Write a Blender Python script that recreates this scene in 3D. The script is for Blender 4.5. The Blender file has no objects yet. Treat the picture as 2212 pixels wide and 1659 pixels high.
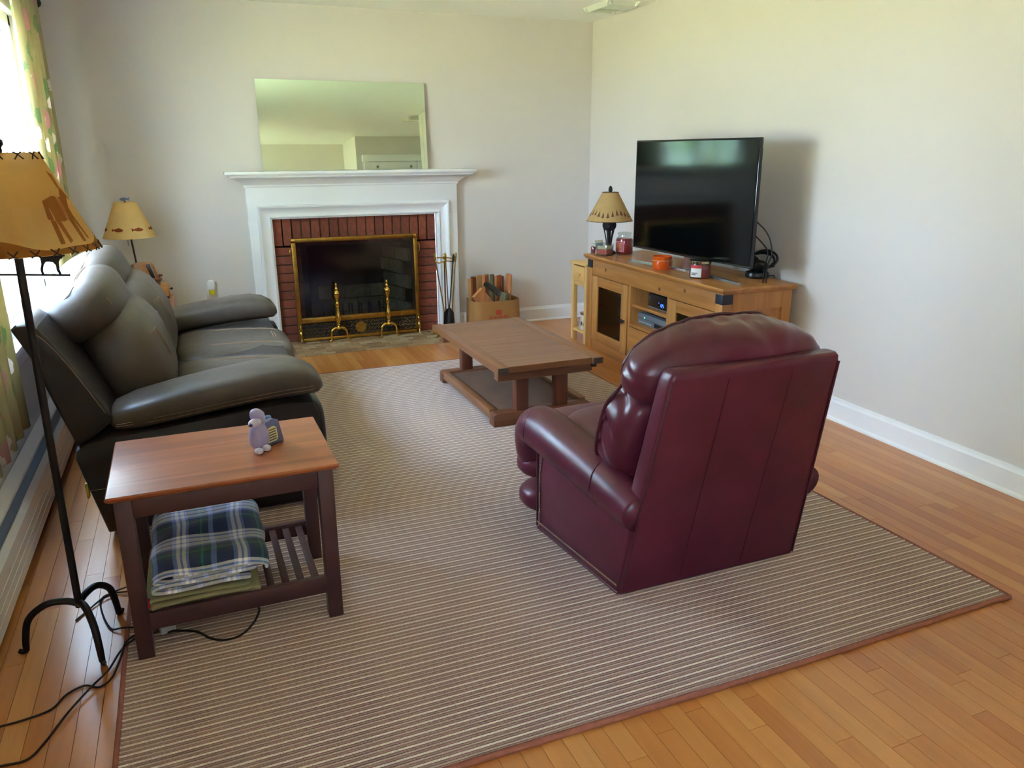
import bpy, bmesh, math, random
from mathutils import Vector, Matrix, Euler, noise
random.seed(7)
sc = bpy.context.scene
COL = sc.collection

# ------------------------------------------------------------------ camera
_yaw, _pitch, _roll = 0.389287, 0.290598, -0.005735
_f = Vector((math.sin(_yaw)*math.cos(_pitch), math.cos(_yaw)*math.cos(_pitch), -math.sin(_pitch)))
_r = Vector((math.cos(_yaw), -math.sin(_yaw), 0))
_d = _f.cross(_r)
_cr, _sr = math.cos(_roll), math.sin(_roll)
_R = _r*_cr - _d*_sr
_D = _r*_sr + _d*_cr
cam = bpy.data.cameras.new('camera')
cam.sensor_fit = 'HORIZONTAL'; cam.sensor_width = 36.0
cam.lens = 36.0*1673.8/2212.0
cam.clip_start = 0.05; cam.clip_end = 300
camo = bpy.data.objects.new('camera', cam); COL.objects.link(camo)
_m = Matrix.Identity(4)
for i in range(3):
    _m[i][0] = _R[i]; _m[i][1] = -_D[i]; _m[i][2] = -_f[i]
_m.translation = Vector((-3.140, -6.125, 1.4255))
camo.matrix_world = _m
sc.camera = camo

# ------------------------------------------------------------------ world, sun, exposure
w = bpy.data.worlds.new('daylight_sky'); sc.world = w; w.use_nodes = True
nt = w.node_tree; nt.nodes.clear()
_o = nt.nodes.new('ShaderNodeOutputWorld'); _b = nt.nodes.new('ShaderNodeBackground')
_tc = nt.nodes.new('ShaderNodeTexCoord'); _sx = nt.nodes.new('ShaderNodeSeparateXYZ')
_cr_ = nt.nodes.new('ShaderNodeValToRGB')
_cr_.color_ramp.elements[0].position = 0.0; _cr_.color_ramp.elements[0].color = (0.63, 0.775, 1.0, 1)
_cr_.color_ramp.elements[1].position = 0.9; _cr_.color_ramp.elements[1].color = (0.40, 0.59, 1.0, 1)
nt.links.new(_tc.outputs['Generated'], _sx.inputs[0]); nt.links.new(_sx.outputs['Z'], _cr_.inputs[0])
nt.links.new(_cr_.outputs[0], _b.inputs[0]); nt.links.new(_b.outputs[0], _o.inputs[0])
_b.inputs[1].default_value = 8.0

sun = bpy.data.lights.new('sun', 'SUN'); sun.energy = 62.0; sun.angle = math.radians(0.6); sun.color = (1.0, 0.95, 0.86)
suno = bpy.data.objects.new('sun', sun); COL.objects.link(suno)
suno.rotation_euler = Vector((-0.55, 0.25, -0.80)).to_track_quat('-Z', 'Y').to_euler()

# sampling portal for the sky light that comes through the window opening
po = bpy.data.lights.new('window_portal', 'AREA'); po.shape = 'RECTANGLE'; po.size = 2.15; po.size_y = 1.50
po.cycles.is_portal = True
poo = bpy.data.objects.new('window_portal', po); COL.objects.link(poo)
poo.location = (-3.96, -1.975, 1.41); poo.rotation_euler = Vector((1, 0, 0)).to_track_quat('-Z', 'Z').to_euler()

poo2 = bpy.data.objects.new('window_portal', po.copy()); COL.objects.link(poo2); poo2.data.size = 1.0  # sampling portal for the added window behind the camera
poo2.location = (-3.96, -7.3, 1.41); poo2.rotation_euler = poo.rotation_euler
vs = sc.view_settings
sc.display_settings.display_device = 'sRGB'
vs.view_transform = 'Standard'; vs.look = 'None'; vs.gamma = 1.0; vs.use_curve_mapping = False
vs.exposure = 2.68
cy = sc.cycles
cy.max_bounces = 14; cy.diffuse_bounces = 8; cy.glossy_bounces = 6; cy.transmission_bounces = 8; cy.transparent_max_bounces = 12
cy.use_denoising = True; cy.sample_clamp_indirect = 12.0; cy.caustics_reflective = False; cy.caustics_refractive = False

# ------------------------------------------------------------------ helpers
def lin(c):
    def f(v):
        v = v/255.0
        return v/12.92 if v <= 0.04045 else ((v+0.055)/1.055)**2.4
    return (f(c[0]), f(c[1]), f(c[2]), 1.0)

def tag(o, label, cat, group=None):
    o['label'] = label; o['category'] = cat
    if group: o['group'] = group
    return o
def struct(o):
    o['kind'] = 'structure'; return o
def stuff(o):
    o['kind'] = 'stuff'; return o

def thing(name, label, cat, loc=(0, 0, 0), rz=0.0, group=None):
    o = bpy.data.objects.new(name, None); COL.objects.link(o)
    o.empty_display_size = 0.05
    o.location = loc; o.rotation_euler = (0, 0, rz)
    return tag(o, label, cat, group)

def mk(name, verts, faces, mat=None, parent=None, smooth=False, ang=40, loc=None, rot=None, recalc=True):
    me = bpy.data.meshes.new(name)
    me.from_pydata([tuple(v) for v in verts], [], faces)
    if recalc:
        bm = bmesh.new(); bm.from_mesh(me)
        bmesh.ops.recalc_face_normals(bm, faces=bm.faces)
        bm.to_mesh(me); bm.free()
    return link(name, me, mat, parent, smooth, ang, loc, rot)

def link(name, me, mat=None, parent=None, smooth=False, ang=40, loc=None, rot=None):
    if mat is not None and not me.materials: me.materials.append(mat)
    if smooth:
        me.polygons.foreach_set('use_smooth', [True]*len(me.polygons))
        try: me.set_sharp_from_angle(angle=math.radians(ang))
        except Exception: pass
    me.update()
    o = bpy.data.objects.new(name, me); COL.objects.link(o)
    if parent is not None: o.parent = parent
    if loc is not None: o.location = loc
    if rot is not None: o.rotation_euler = rot
    return o

def from_bm(name, bm, mat, parent=None, smooth=False, ang=40, loc=None, rot=None):
    bmesh.ops.recalc_face_normals(bm, faces=bm.faces)
    me = bpy.data.meshes.new(name); bm.to_mesh(me); bm.free()
    return link(name, me, mat, parent, smooth, ang, loc, rot)

def bm_box(bm, x, y, z, mtx=None):
    vs_ = [bm.verts.new((a, b, c)) for a in x for b in y for c in z]
    F = [(0, 1, 3, 2), (4, 6, 7, 5), (0, 4, 5, 1), (2, 3, 7, 6), (0, 2, 6, 4), (1, 5, 7, 3)]
    for f in F: bm.faces.new([vs_[i] for i in f])
    if mtx is not None:
        for v in vs_: v.co = mtx @ v.co
    return vs_

def box(name, x, y, z, mat, parent=None, bev=0.003, seg=2, loc=None, rot=None, mtx=None):
    bm = bmesh.new(); bm_box(bm, x, y, z)
    m = min(x[1]-x[0], y[1]-y[0], z[1]-z[0])
    b = min(bev, m*0.45)
    if b > 1e-5:
        bmesh.ops.bevel(bm, geom=list(bm.edges), offset=b, segments=seg, affect='EDGES', profile=0.5)
    if mtx is not None: bmesh.ops.transform(bm, matrix=mtx, verts=bm.verts)
    return from_bm(name, bm, mat, parent, True, 30, loc, rot)

def boxes(name, L, mat, parent=None, loc=None, rot=None):
    bm = bmesh.new()
    for b in L: bm_box(bm, *b)
    return from_bm(name, bm, mat, parent, False, 40, loc, rot)

def lathe(name, prof, mat, parent=None, seg=28, loc=None, rot=None, ang=40, cap=True):
    V, F = [], []; rings = []
    for r, z in prof:
        if r <= 1e-6:
            rings.append([len(V)]); V.append((0, 0, z))
        else:
            rings.append(list(range(len(V), len(V)+seg)))
            V += [(r*math.cos(2*math.pi*i/seg), r*math.sin(2*math.pi*i/seg), z) for i in range(seg)]
    for a, b in zip(rings, rings[1:]):
        for i in range(seg):
            j = (i+1) % seg
            if len(a) == 1 and len(b) == 1: continue
            if len(a) == 1: F.append((a[0], b[i], b[j]))
            elif len(b) == 1: F.append((a[i], a[j], b[0]))
            else: F.append((a[i], a[j], b[j], b[i]))
    if cap:
        if len(rings[0]) > 1: F.append(tuple(rings[0]))
        if len(rings[-1]) > 1: F.append(tuple(rings[-1]))
    return mk(name, V, F, mat, parent, True, ang, loc, rot)

def crom(pts, n=6, closed=False):
    P = [Vector(p) for p in pts]
    if len(P) < 3: return P
    out = []
    N = len(P)
    rng = range(N if closed else N-1)
    for i in rng:
        p0 = P[(i-1) % N] if (closed or i > 0) else P[0]*2-P[1]
        p1 = P[i]; p2 = P[(i+1) % N]
        p3 = P[(i+2) % N] if (closed or i+2 < N) else P[-1]*2-P[-2]
        for k in range(n):
            t = k/n
            out.append(0.5*((2*p1)+(p2-p0)*t+(2*p0-5*p1+4*p2-p3)*t*t+(3*p1-p0-3*p2+p3)*t**3))
    if not closed: out.append(P[-1])
    return out

def tube_data(pts, r, seg=8, closed=False, flat=1.0):
    P = [Vector(p) for p in pts]; n = len(P)
    R = r if isinstance(r, (list, tuple)) else [r]*n
    if len(R) != n:
        R = [R[min(len(R)-1, int(i*(len(R)-1)/(n-1)))]*(1-((i*(len(R)-1)/(n-1)) % 1)) +
             R[min(len(R)-1, int(i*(len(R)-1)/(n-1))+1)]*((i*(len(R)-1)/(n-1)) % 1) for i in range(n)]
    V, F = [], []
    T = []
    for i in range(n):
        if closed: t = P[(i+1) % n]-P[(i-1) % n]
        else: t = P[min(i+1, n-1)]-P[max(i-1, 0)]
        T.append(t.normalized() if t.length > 1e-9 else Vector((0, 0, 1)))
    up = Vector((0, 0, 1)) if abs(T[0].z) < 0.9 else Vector((0, 1, 0))
    nrm = (up - T[0]*up.dot(T[0])).normalized()
    for i in range(n):
        nrm = nrm - T[i]*nrm.dot(T[i])
        nrm = nrm.normalized() if nrm.length > 1e-9 else T[i].orthogonal().normalized()
        b = T[i].cross(nrm)
        for k in range(seg):
            a = 2*math.pi*k/seg
            V.append(P[i] + (nrm*math.cos(a)*flat + b*math.sin(a))*R[i])
    for i in range(n if closed else n-1):
        for k in range(seg):
            j = (i+1) % n
            F.append((i*seg+k, i*seg+(k+1) % seg, j*seg+(k+1) % seg, j*seg+k))
    if not closed:
        F.append(tuple(range(seg))); F.append(tuple(range((n-1)*seg, n*seg)))
    return V, F

def tube(name, pts, r, mat, parent=None, seg=8, sm=0, closed=False, flat=1.0, loc=None, rot=None):
    if sm: pts = crom(pts, sm, closed)
    V, F = tube_data(pts, r, seg, closed, flat)
    return mk(name, V, F, mat, parent, True, 50, loc, rot)

def tubes(name, L, mat, parent=None, seg=6, loc=None, rot=None):
    V, F = [], []
    for pts, r in L:
        v, f = tube_data(pts, r, seg); o = len(V)
        V += v; F += [tuple(i+o for i in q) for q in f]
    return mk(name, V, F, mat, parent, True, 50, loc, rot)

def loft(name, rings, mat, parent=None, smooth=True, ang=50, cap=True, closed=True, loc=None, rot=None):
    V, F = [], []; m = len(rings[0])
    for r in rings: V += [tuple(p) for p in r]
    for i in range(len(rings)-1):
        for k in range(m if closed else m-1):
            j = (k+1) % m
            F.append((i*m+k, i*m+j, (i+1)*m+j, (i+1)*m+k))
    if cap and closed:
        F.append(tuple(range(m))); F.append(tuple(range((len(rings)-1)*m, len(rings)*m)))
    return mk(name, V, F, mat, parent, smooth, ang, loc, rot)

def prism(name, poly, axis, a, b, mat, parent=None, bev=0.0, loc=None, rot=None, smooth=False):
    """poly is a 2D outline; axis 'x','y' or 'z' is the extrusion axis from a to b"""
    def P(u, v, t):
        return {'x': (t, u, v), 'y': (u, t, v), 'z': (u, v, t)}[axis]
    n = len(poly)
    V = [P(u, v, a) for u, v in poly] + [P(u, v, b) for u, v in poly]
    F = [tuple(range(n)), tuple(range(n, 2*n))] + [(i, (i+1) % n, n+(i+1) % n, n+i) for i in range(n)]
    if bev:
        me = bpy.data.meshes.new(name); me.from_pydata(V, [], F)
        bm = bmesh.new(); bm.from_mesh(me); bpy.data.meshes.remove(me)
        bmesh.ops.recalc_face_normals(bm, faces=bm.faces)
        bmesh.ops.bevel(bm, geom=list(bm.edges), offset=bev, segments=2, affect='EDGES', profile=0.5)
        return from_bm(name, bm, mat, parent, True, 35, loc, rot)
    return mk(name, V, F, mat, parent, smooth, 35, loc, rot)

def cushion(name, c, h, mat, parent=None, p=4.0, n=12, fn=None, rot=None, ang=180):
    """soft padded block: superellipsoid of half sizes h round centre c, fn bends it (local metres)"""
    bm = bmesh.new()
    idx = {}
    def vert(u, v, w_):
        k = (round(u, 5), round(v, 5), round(w_, 5))
        if k in idx: return idx[k]
        s = (abs(u)**p+abs(v)**p+abs(w_)**p)**(1.0/p)
        q = Vector((u/s*h[0], v/s*h[1], w_/s*h[2]))
        if fn: q = Vector(fn(q))
        idx[k] = bm.verts.new(q); return idx[k]
    g = [math.sin((-1+2*i/n)*math.pi/2*0.92)/math.sin(math.pi/2*0.92) for i in range(n+1)]
    for ax in range(3):
        for s in (-1.0, 1.0):
            for i in range(n):
                for j in range(n):
                    q = []
                    for a, b in ((i, j), (i+1, j), (i+1, j+1), (i, j+1)):
                        t = [0, 0, 0]; t[ax] = s; t[(ax+1) % 3] = g[a]; t[(ax+2) % 3] = g[b]
                        q.append(vert(*t))
                    try: bm.faces.new(q)
                    except ValueError: pass
    return from_bm(name, bm, mat, parent, True, ang, c, rot)

# ------------------------------------------------------------------ materials
def newmat(name):
    m = bpy.data.materials.new(name); m.use_nodes = True
    nt = m.node_tree
    b = nt.nodes['Principled BSDF']
    return m, nt, b

def add_bump(nt, b, src, strength, dist=0.002):
    bp = nt.nodes.new('ShaderNodeBump'); bp.inputs['Strength'].default_value = strength; bp.inputs['Distance'].default_value = dist
    nt.links.new(src, bp.inputs['Height'])
    if b.inputs['Normal'].is_linked:
        old = b.inputs['Normal'].links[0].from_socket
        nt.links.new(old, bp.inputs['Normal'])
    nt.links.new(bp.outputs[0], b.inputs['Normal'])

def coords(nt, scale=(1, 1, 1), rot=(0, 0, 0)):
    tc = nt.nodes.new('ShaderNodeTexCoord'); mp = nt.nodes.new('ShaderNodeMapping')
    mp.inputs['Scale'].default_value = scale; mp.inputs['Rotation'].default_value = rot
    nt.links.new(tc.outputs['Object'], mp.inputs[0])
    return mp.outputs[0]

def ntex(nt, vec, scale, detail=3, rough=0.55, dist=0.0):
    n = nt.nodes.new('ShaderNodeTexNoise'); n.inputs['Scale'].default_value = scale; n.inputs['Detail'].default_value = detail
    n.inputs['Roughness'].default_value = rough; n.inputs['Distortion'].default_value = dist
    if vec is not None: nt.links.new(vec, n.inputs['Vector'])
    return n.outputs['Fac']

def ramp(nt, fac, stops):
    r = nt.nodes.new('ShaderNodeValToRGB'); el = r.color_ramp.elements
    while len(el) < len(stops): el.new(0.5)
    for e, (p, c) in zip(el, stops):
        e.position = p; e.color = c
    nt.links.new(fac, r.inputs[0]); return r.outputs[0]

def math_(nt, op, a, b_=None):
    n = nt.nodes.new('ShaderNodeMath'); n.operation = op
    for i, v in enumerate((a, b_)):
        if v is None: continue
        if isinstance(v, (int, float)): n.inputs[i].default_value = v
        else: nt.links.new(v, n.inputs[i])
    return n.outputs[0]

def plain(name, c, rough=0.5, metal=0.0, spec=0.5, bump=None, var=0.0, vscale=8.0, coat=0.0, croug=0.1):
    m, nt, b = newmat(name)
    col = lin(c)
    b.inputs['Roughness'].default_value = rough; b.inputs['Metallic'].default_value = metal
    b.inputs['Specular IOR Level'].default_value = spec
    b.inputs['Coat Weight'].default_value = coat; b.inputs['Coat Roughness'].default_value = croug
    b.inputs['Base Color'].default_value = col
    if var or bump:
        v = coords(nt)
    if var:
        f = ntex(nt, v, vscale, 4)
        lo = tuple(max(0, x*(1-var)) for x in col[:3])+(1,); hi = tuple(min(1, x*(1+var)) for x in col[:3])+(1,)
        nt.links.new(ramp(nt, f, [(0.3, lo), (0.7, hi)]), b.inputs['Base Color'])
    if bump:
        add_bump(nt, b, ntex(nt, v, bump[0], 3), bump[1], bump[2] if len(bump) > 2 else 0.002)
    return m

def wood(name, light, dark, axis=0, scale=1.0, rough=0.4, coat=0.0, fine=0.6, contrast=(0.3, 0.72), spec=0.4):
    m, nt, b = newmat(name)
    s = [9.0*scale]*3; s[axis] = 0.7*scale
    v = coords(nt, s)
    f1 = ntex(nt, v, 1.6, 4, 0.6, 0.6)
    s2 = [60.0*scale]*3; s2[axis] = 1.6*scale
    f2 = ntex(nt, coords(nt, s2), 2.0, 3, 0.6)
    mx = math_(nt, 'ADD', math_(nt, 'MULTIPLY', f1, 1-fine*0.5), math_(nt, 'MULTIPLY', f2, fine*0.5))
    nt.links.new(ramp(nt, mx, [(contrast[0], lin(dark)), (contrast[1], lin(light))]), b.inputs['Base Color'])
    b.inputs['Roughness'].default_value = rough; b.inputs['Coat Weight'].default_value = coat
    b.inputs['Specular IOR Level'].default_value = spec
    add_bump(nt, b, f2, 0.12, 0.001)
    return m

def leather(name, c, c2, rough=0.36, spec=0.5, grain=260, wr=0.35, coat=0.0):
    m, nt, b = newmat(name)
    v = coords(nt)
    f = ntex(nt, v, 5.0, 5, 0.6)
    nt.links.new(ramp(nt, f, [(0.3, lin(c2)), (0.7, lin(c))]), b.inputs['Base Color'])
    vo = nt.nodes.new('ShaderNodeTexVoronoi'); vo.inputs['Scale'].default_value = grain; nt.links.new(v, vo.inputs['Vector'])
    if wr > 0: add_bump(nt, b, ntex(nt, v, 14.0, 2, 0.5, 0.0), wr, 0.004)
    add_bump(nt, b, vo.outputs['Distance'], 0.10, 0.0008)
    r = ntex(nt, v, 9.0, 3)
    nt.links.new(math_(nt, 'ADD', math_(nt, 'MULTIPLY', r, 0.22), rough-0.10), b.inputs['Roughness'])
    b.inputs['Specular IOR Level'].default_value = spec
    b.inputs['Coat Weight'].default_value = coat; b.inputs['Coat Roughness'].default_value = 0.25
    return m

def glassy(name, tint, t=0.85, gloss=0.06, rough=0.02):
    """thin clear sheet: mostly see-through, a little mirror"""
    m = bpy.data.materials.new(name); m.use_nodes = True; nt = m.node_tree; nt.nodes.clear()
    o = nt.nodes.new('ShaderNodeOutputMaterial'); tr = nt.nodes.new('ShaderNodeBsdfTransparent'); g = nt.nodes.new('ShaderNodeBsdfGlossy')
    tr.inputs[0].default_value = (tint[0]*t, tint[1]*t, tint[2]*t, 1); g.inputs['Roughness'].default_value = rough
    mx = nt.nodes.new('ShaderNodeMixShader'); mx.inputs[0].default_value = gloss
    nt.links.new(tr.outputs[0], mx.inputs[1]); nt.links.new(g.outputs[0], mx.inputs[2]); nt.links.new(mx.outputs[0], o.inputs[0])
    return m

def translucent(name, c, mixf=0.45, var=0.08, vs_=9.0, rough=0.8):
    m = bpy.data.materials.new(name); m.use_nodes = True; nt = m.node_tree; nt.nodes.clear()
    o = nt.nodes.new('ShaderNodeOutputMaterial'); d = nt.nodes.new('ShaderNodeBsdfDiffuse'); t = nt.nodes.new('ShaderNodeBsdfTranslucent')
    mx = nt.nodes.new('ShaderNodeMixShader'); mx.inputs[0].default_value = mixf
    col = lin(c)
    f = ntex(nt, coords(nt), vs_, 4)
    r = ramp(nt, f, [(0.3, tuple(x*(1-var) for x in col[:3])+(1,)), (0.7, tuple(min(1, x*(1+var)) for x in col[:3])+(1,))])
    nt.links.new(r, d.inputs[0]); nt.links.new(r, t.inputs[0])
    nt.links.new(d.outputs[0], mx.inputs[1]); nt.links.new(t.outputs[0], mx.inputs[2]); nt.links.new(mx.outputs[0], o.inputs[0])
    return m

def emit(name, c, s):
    m, nt, b = newmat(name)
    b.inputs['Base Color'].default_value = (0.01, 0.01, 0.01, 1)
    b.inputs['Emission Color'].default_value = lin(c); b.inputs['Emission Strength'].default_value = s
    return m

WALL = plain('wall_paint', (213, 206, 201), 0.75, spec=0.25, bump=(220, 0.05, 0.001))
CEIL = plain('ceiling_paint', (246, 246, 242), 0.8, spec=0.2, bump=(150, 0.06, 0.001))
TRIM = plain('white_trim_paint', (236, 236, 238), 0.32, spec=0.5)
MANTEL = plain('mantel_white_paint', (232, 232, 235), 0.38, spec=0.45)
BRASS = plain('polished_brass', (212, 168, 78), 0.17, 1.0, var=0.18, vscale=30)
BRASSD = plain('aged_brass', (168, 128, 58), 0.34, 1.0, var=0.25, vscale=24)
IRON = plain('black_iron', (30, 25, 25), 0.45, 0.4, bump=(120, 0.15, 0.001))
BLACKP = plain('black_plastic', (16, 17, 19), 0.28)
BLACKM = plain('black_matte', (14, 14, 14), 0.6)
# ================================================================== the room
H = 2.44
def wx(y): return 0.115 + 0.022*y            # right wall, a touch out of square
BX0, BX1, BZT = -2.556, -1.284, 0.957         # opening of the mantel surround

# floor boards -----------------------------------------------------
def plank_material():
    m, nt, b = newmat('oak_strip_floor')
    at = nt.nodes.new('ShaderNodeAttribute'); at.attribute_name = 'tone'
    tc = nt.nodes.new('ShaderNodeTexCoord'); mp = nt.nodes.new('ShaderNodeMapping')
    mp.inputs['Scale'].default_value = (26, 1.5, 26)
    nt.links.new(tc.outputs['Object'], mp.inputs[0])
    cb = nt.nodes.new('ShaderNodeCombineXYZ'); nt.links.new(math_(nt, 'MULTIPLY', at.outputs['Fac'], 41.0), cb.inputs[0])
    nt.links.new(math_(nt, 'MULTIPLY', at.outputs['Fac'], 17.0), cb.inputs[1])
    va = nt.nodes.new('ShaderNodeVectorMath'); va.operation = 'ADD'
    nt.links.new(mp.outputs[0], va.inputs[0]); nt.links.new(cb.outputs[0], va.inputs[1])
    g = ntex(nt, va.outputs[0], 1.3, 5, 0.62, 0.5)
    tone = ramp(nt, at.outputs['Fac'], [(0.0, lin((182, 114, 60))), (0.3, lin((193, 126, 67))), (0.75, lin((200, 136, 75))), (1.0, lin((208, 148, 86)))])
    gr = ramp(nt, g, [(0.25, (0.85, 0.80, 0.74, 1)), (0.75, (1.06, 1.04, 1.0, 1))])
    mx = nt.nodes.new('ShaderNodeMix'); mx.data_type = 'RGBA'; mx.blend_type = 'MULTIPLY'; mx.inputs[0].default_value = 1.0
    nt.links.new(tone, mx.inputs[6]); nt.links.new(gr, mx.inputs[7])
    nt.links.new(mx.outputs[2], b.inputs['Base Color'])
    b.inputs['Roughness'].default_value = 0.36; b.inputs['Specular IOR Level'].default_value = 0.5
    b.inputs['Coat Weight'].default_value = 0.25; b.inputs['Coat Roughness'].default_value = 0.22
    add_bump(nt, b, g, 0.06, 0.001)
    return m
PLANK = plank_material()
SUB = plain('floor_joint_dark', (104, 64, 34), 0.8)
floor = struct(boxes('floor', [((-3.98, 1.45), (-8.35, 0.6), (-0.12, -0.010))], SUB))
RUG = (-3.452, -0.765, -4.665, -1.022)
def plank_mesh(parts):
    V, F, T = [], [], []
    for (x0, x1, y0, y1, t) in parts:
        o = len(V); c = 0.0007
        V += [(x0, y0, -0.009), (x1, y0, -0.009), (x1, y1, -0.009), (x0, y1, -0.009),
              (x0+c, y0+c, 0), (x1-c, y0+c, 0), (x1-c, y1-c, 0), (x0+c, y1-c, 0)]
        F += [(o+4, o+5, o+6, o+7), (o, o+1, o+5, o+4), (o+1, o+2, o+6, o+5), (o+2, o+3, o+7, o+6), (o+3, o, o+4, o+7)]
        T += [t]*5
    me = bpy.data.meshes.new('plank'); me.from_pydata(V, [], F)
    a = me.attributes.new('tone', 'FLOAT', 'FACE'); a.data.foreach_set('value', T)
    me.materials.append(PLANK); return me
planks = []
rnd = random.Random(3)
PW = 0.0572
x = -3.90
while x < 1.40:
    y = -8.3 - rnd.random()*0.8
    while y < 0.03:
        L = rnd.choice([0.45, 0.6, 0.8, 1.0, 1.2, 1.5])*(0.85+0.3*rnd.random())
        y0, y1 = max(y, -8.3), min(y+L, 0.03)
        if y1-y0 > 0.05 and y1 > -8.3:
            planks.append((x, x+PW, y0, y1, rnd.random()))
        y += L
    x += PW
def seen_rank(p):
    cx, cyy = (p[0]+p[1])/2, (p[2]+p[3])/2
    if RUG[0] < cx < RUG[1] and RUG[2]+0.1 < cyy < RUG[3]-0.1: return 99
    if cyy < -5.1 or cx < -3.80 or cx > 0.06: return 90
    dx, dy = cx+3.14, cyy+6.125
    a = math.degrees(math.atan2(dx, dy))
    if a < -14 or a > 58: return 80
    return math.hypot(dx, dy)
planks.sort(key=seen_rank)
n_single = sum(1 for p in planks if seen_rank(p) < 79)
n_single = min(300, n_single)
for p in planks[:n_single]:
    o = link('plank', plank_mesh([p]), None, floor)
stuff(link('plank_field', plank_mesh(planks[n_single:]), None, floor))

# ceiling and walls ------------------------------------------------
ceiling = struct(boxes('ceiling', [((-4.1, 1.5), (-8.5, 0.6), (H, H+0.3))], CEIL))
wb = struct(boxes('wall_back', [((-4.1, -2.60), (0.02, 0.22), (-0.1, H)), ((-1.24, 0.35), (0.02, 0.22), (-0.1, H)), ((-2.60, -1.24), (0.02, 0.22), (1.0, H))], WALL))
# left wall with the window opening
WY0, WY1, WZ0, WZ1 = -3.05, -0.90, 0.66, 2.14
W_ADDED = (-7.8, -6.8)      # unseen window behind the camera, added to light the rear of the room
wl = struct(boxes('wall_left', [((-4.10, -3.88), (-8.5, W_ADDED[0]), (-0.1, H)), ((-4.10, -3.88), (W_ADDED[1], WY0), (-0.1, H)), ((-4.10, -3.88), (WY1, 0.25), (-0.1, H)),
                                ((-4.10, -3.88), W_ADDED, (-0.1, WZ0)), ((-4.10, -3.88), W_ADDED, (WZ1, H)),
                                ((-4.10, -3.88), (WY0, WY1), (-0.1, WZ0)), ((-4.10, -3.88), (WY0, WY1), (WZ1, H))], WALL))
wr = struct(prism('wall_right', [(wx(0.25), 0.25), (wx(-4.9), -4.9), (wx(-4.9)+0.15, -4.9), (wx(0.25)+0.15, 0.25)], 'z', -0.1, H, WALL))
struct(boxes('wall_hall_front', [((wx(-4.9), 1.5), (-4.9, -4.75), (-0.1, H))], WALL))
struct(boxes('wall_hall_side', [((1.35, 1.5), (-7.2, -4.8), (-0.1, H))], WALL))
struct(boxes('wall_rear', [((-4.1, -0.45), (-8.45, -8.25), (-0.1, H))], WALL))
struct(boxes('wall_rear_jog', [((-0.45, 1.5), (-8.45, -7.15), (-0.1, H))], WALL))
# door behind the camera (its top shows in the mirror)
d1 = struct(box('door_1', (-0.24, 0.56), (-7.15, -7.115), (0.005, 2.03), TRIM, None, 0.002))
for (a, b_, c, d) in ((-0.15, 0.12, 1.15, 1.92), (0.20, 0.47, 1.15, 1.92), (-0.15, 0.12, 0.2, 1.0), (0.20, 0.47, 0.2, 1.0)):
    box('panel', (a, b_), (-7.118, -7.106), (c, d), TRIM, d1, 0.004)
box('casing', (-0.34, -0.245), (-7.15, -7.085), (0, 2.03), TRIM, d1, 0.006)
box('casing', (0.565, 0.66), (-7.15, -7.085), (0, 2.03), TRIM, d1, 0.006)
box('casing', (-0.36, 0.68), (-7.15, -7.080), (2.035, 2.14), TRIM, d1, 0.006)
for xx in (-0.13, 0.44):
    box('hook', (xx, xx+0.02), (-7.11, -7.06), (1.93, 1.965), BRASSD, d1, 0.002)

# baseboards -------------------------------------------------------
def base_prof(h=0.125, t=0.016): return [(0, 0), (-t, 0), (-t, h*0.80), (-t*0.6, h*0.90), (-t*0.45, h), (0, h)]
pr_ = base_prof()
bb = struct(prism('baseboard_back', [(0.02+u, z) for u, z in pr_], 'x', -1.105, wx(0)-0.003, TRIM, None))
prism('shoe_molding', [(0.004, 0), (-0.010, 0), (-0.008, 0.009), (-0.002, 0.015), (0.004, 0.017)], 'x', -1.105, wx(0)-0.02, TRIM, bb)
struct(prism('baseboard_back_left', [(0.02+u, z) for u, z in pr_], 'x', -3.79, -2.735, TRIM, None))
V, F = [], []
for yy in (0.0, -4.9):
    V += [(wx(yy)+u, yy, z) for u, z in pr_]
n = len(pr_); F = [tuple(range(n)), tuple(range(n, 2*n))]+[(i, (i+1) % n, n+(i+1) % n, n+i) for i in range(n)]
br = struct(mk('baseboard_right', V, F, TRIM))
V = []
q = [(-0.016, 0), (-0.030, 0), (-0.028, 0.009), (-0.022, 0.015), (-0.016, 0.017)]
for yy in (0.0, -4.9): V += [(wx(yy)+u, yy, z) for u, z in q]
n = len(q); F = [tuple(range(n)), tuple(range(n, 2*n))]+[(i, (i+1) % n, n+(i+1) % n, n+i) for i in range(n)]
mk('shoe_molding', V, F, TRIM, br)

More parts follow.
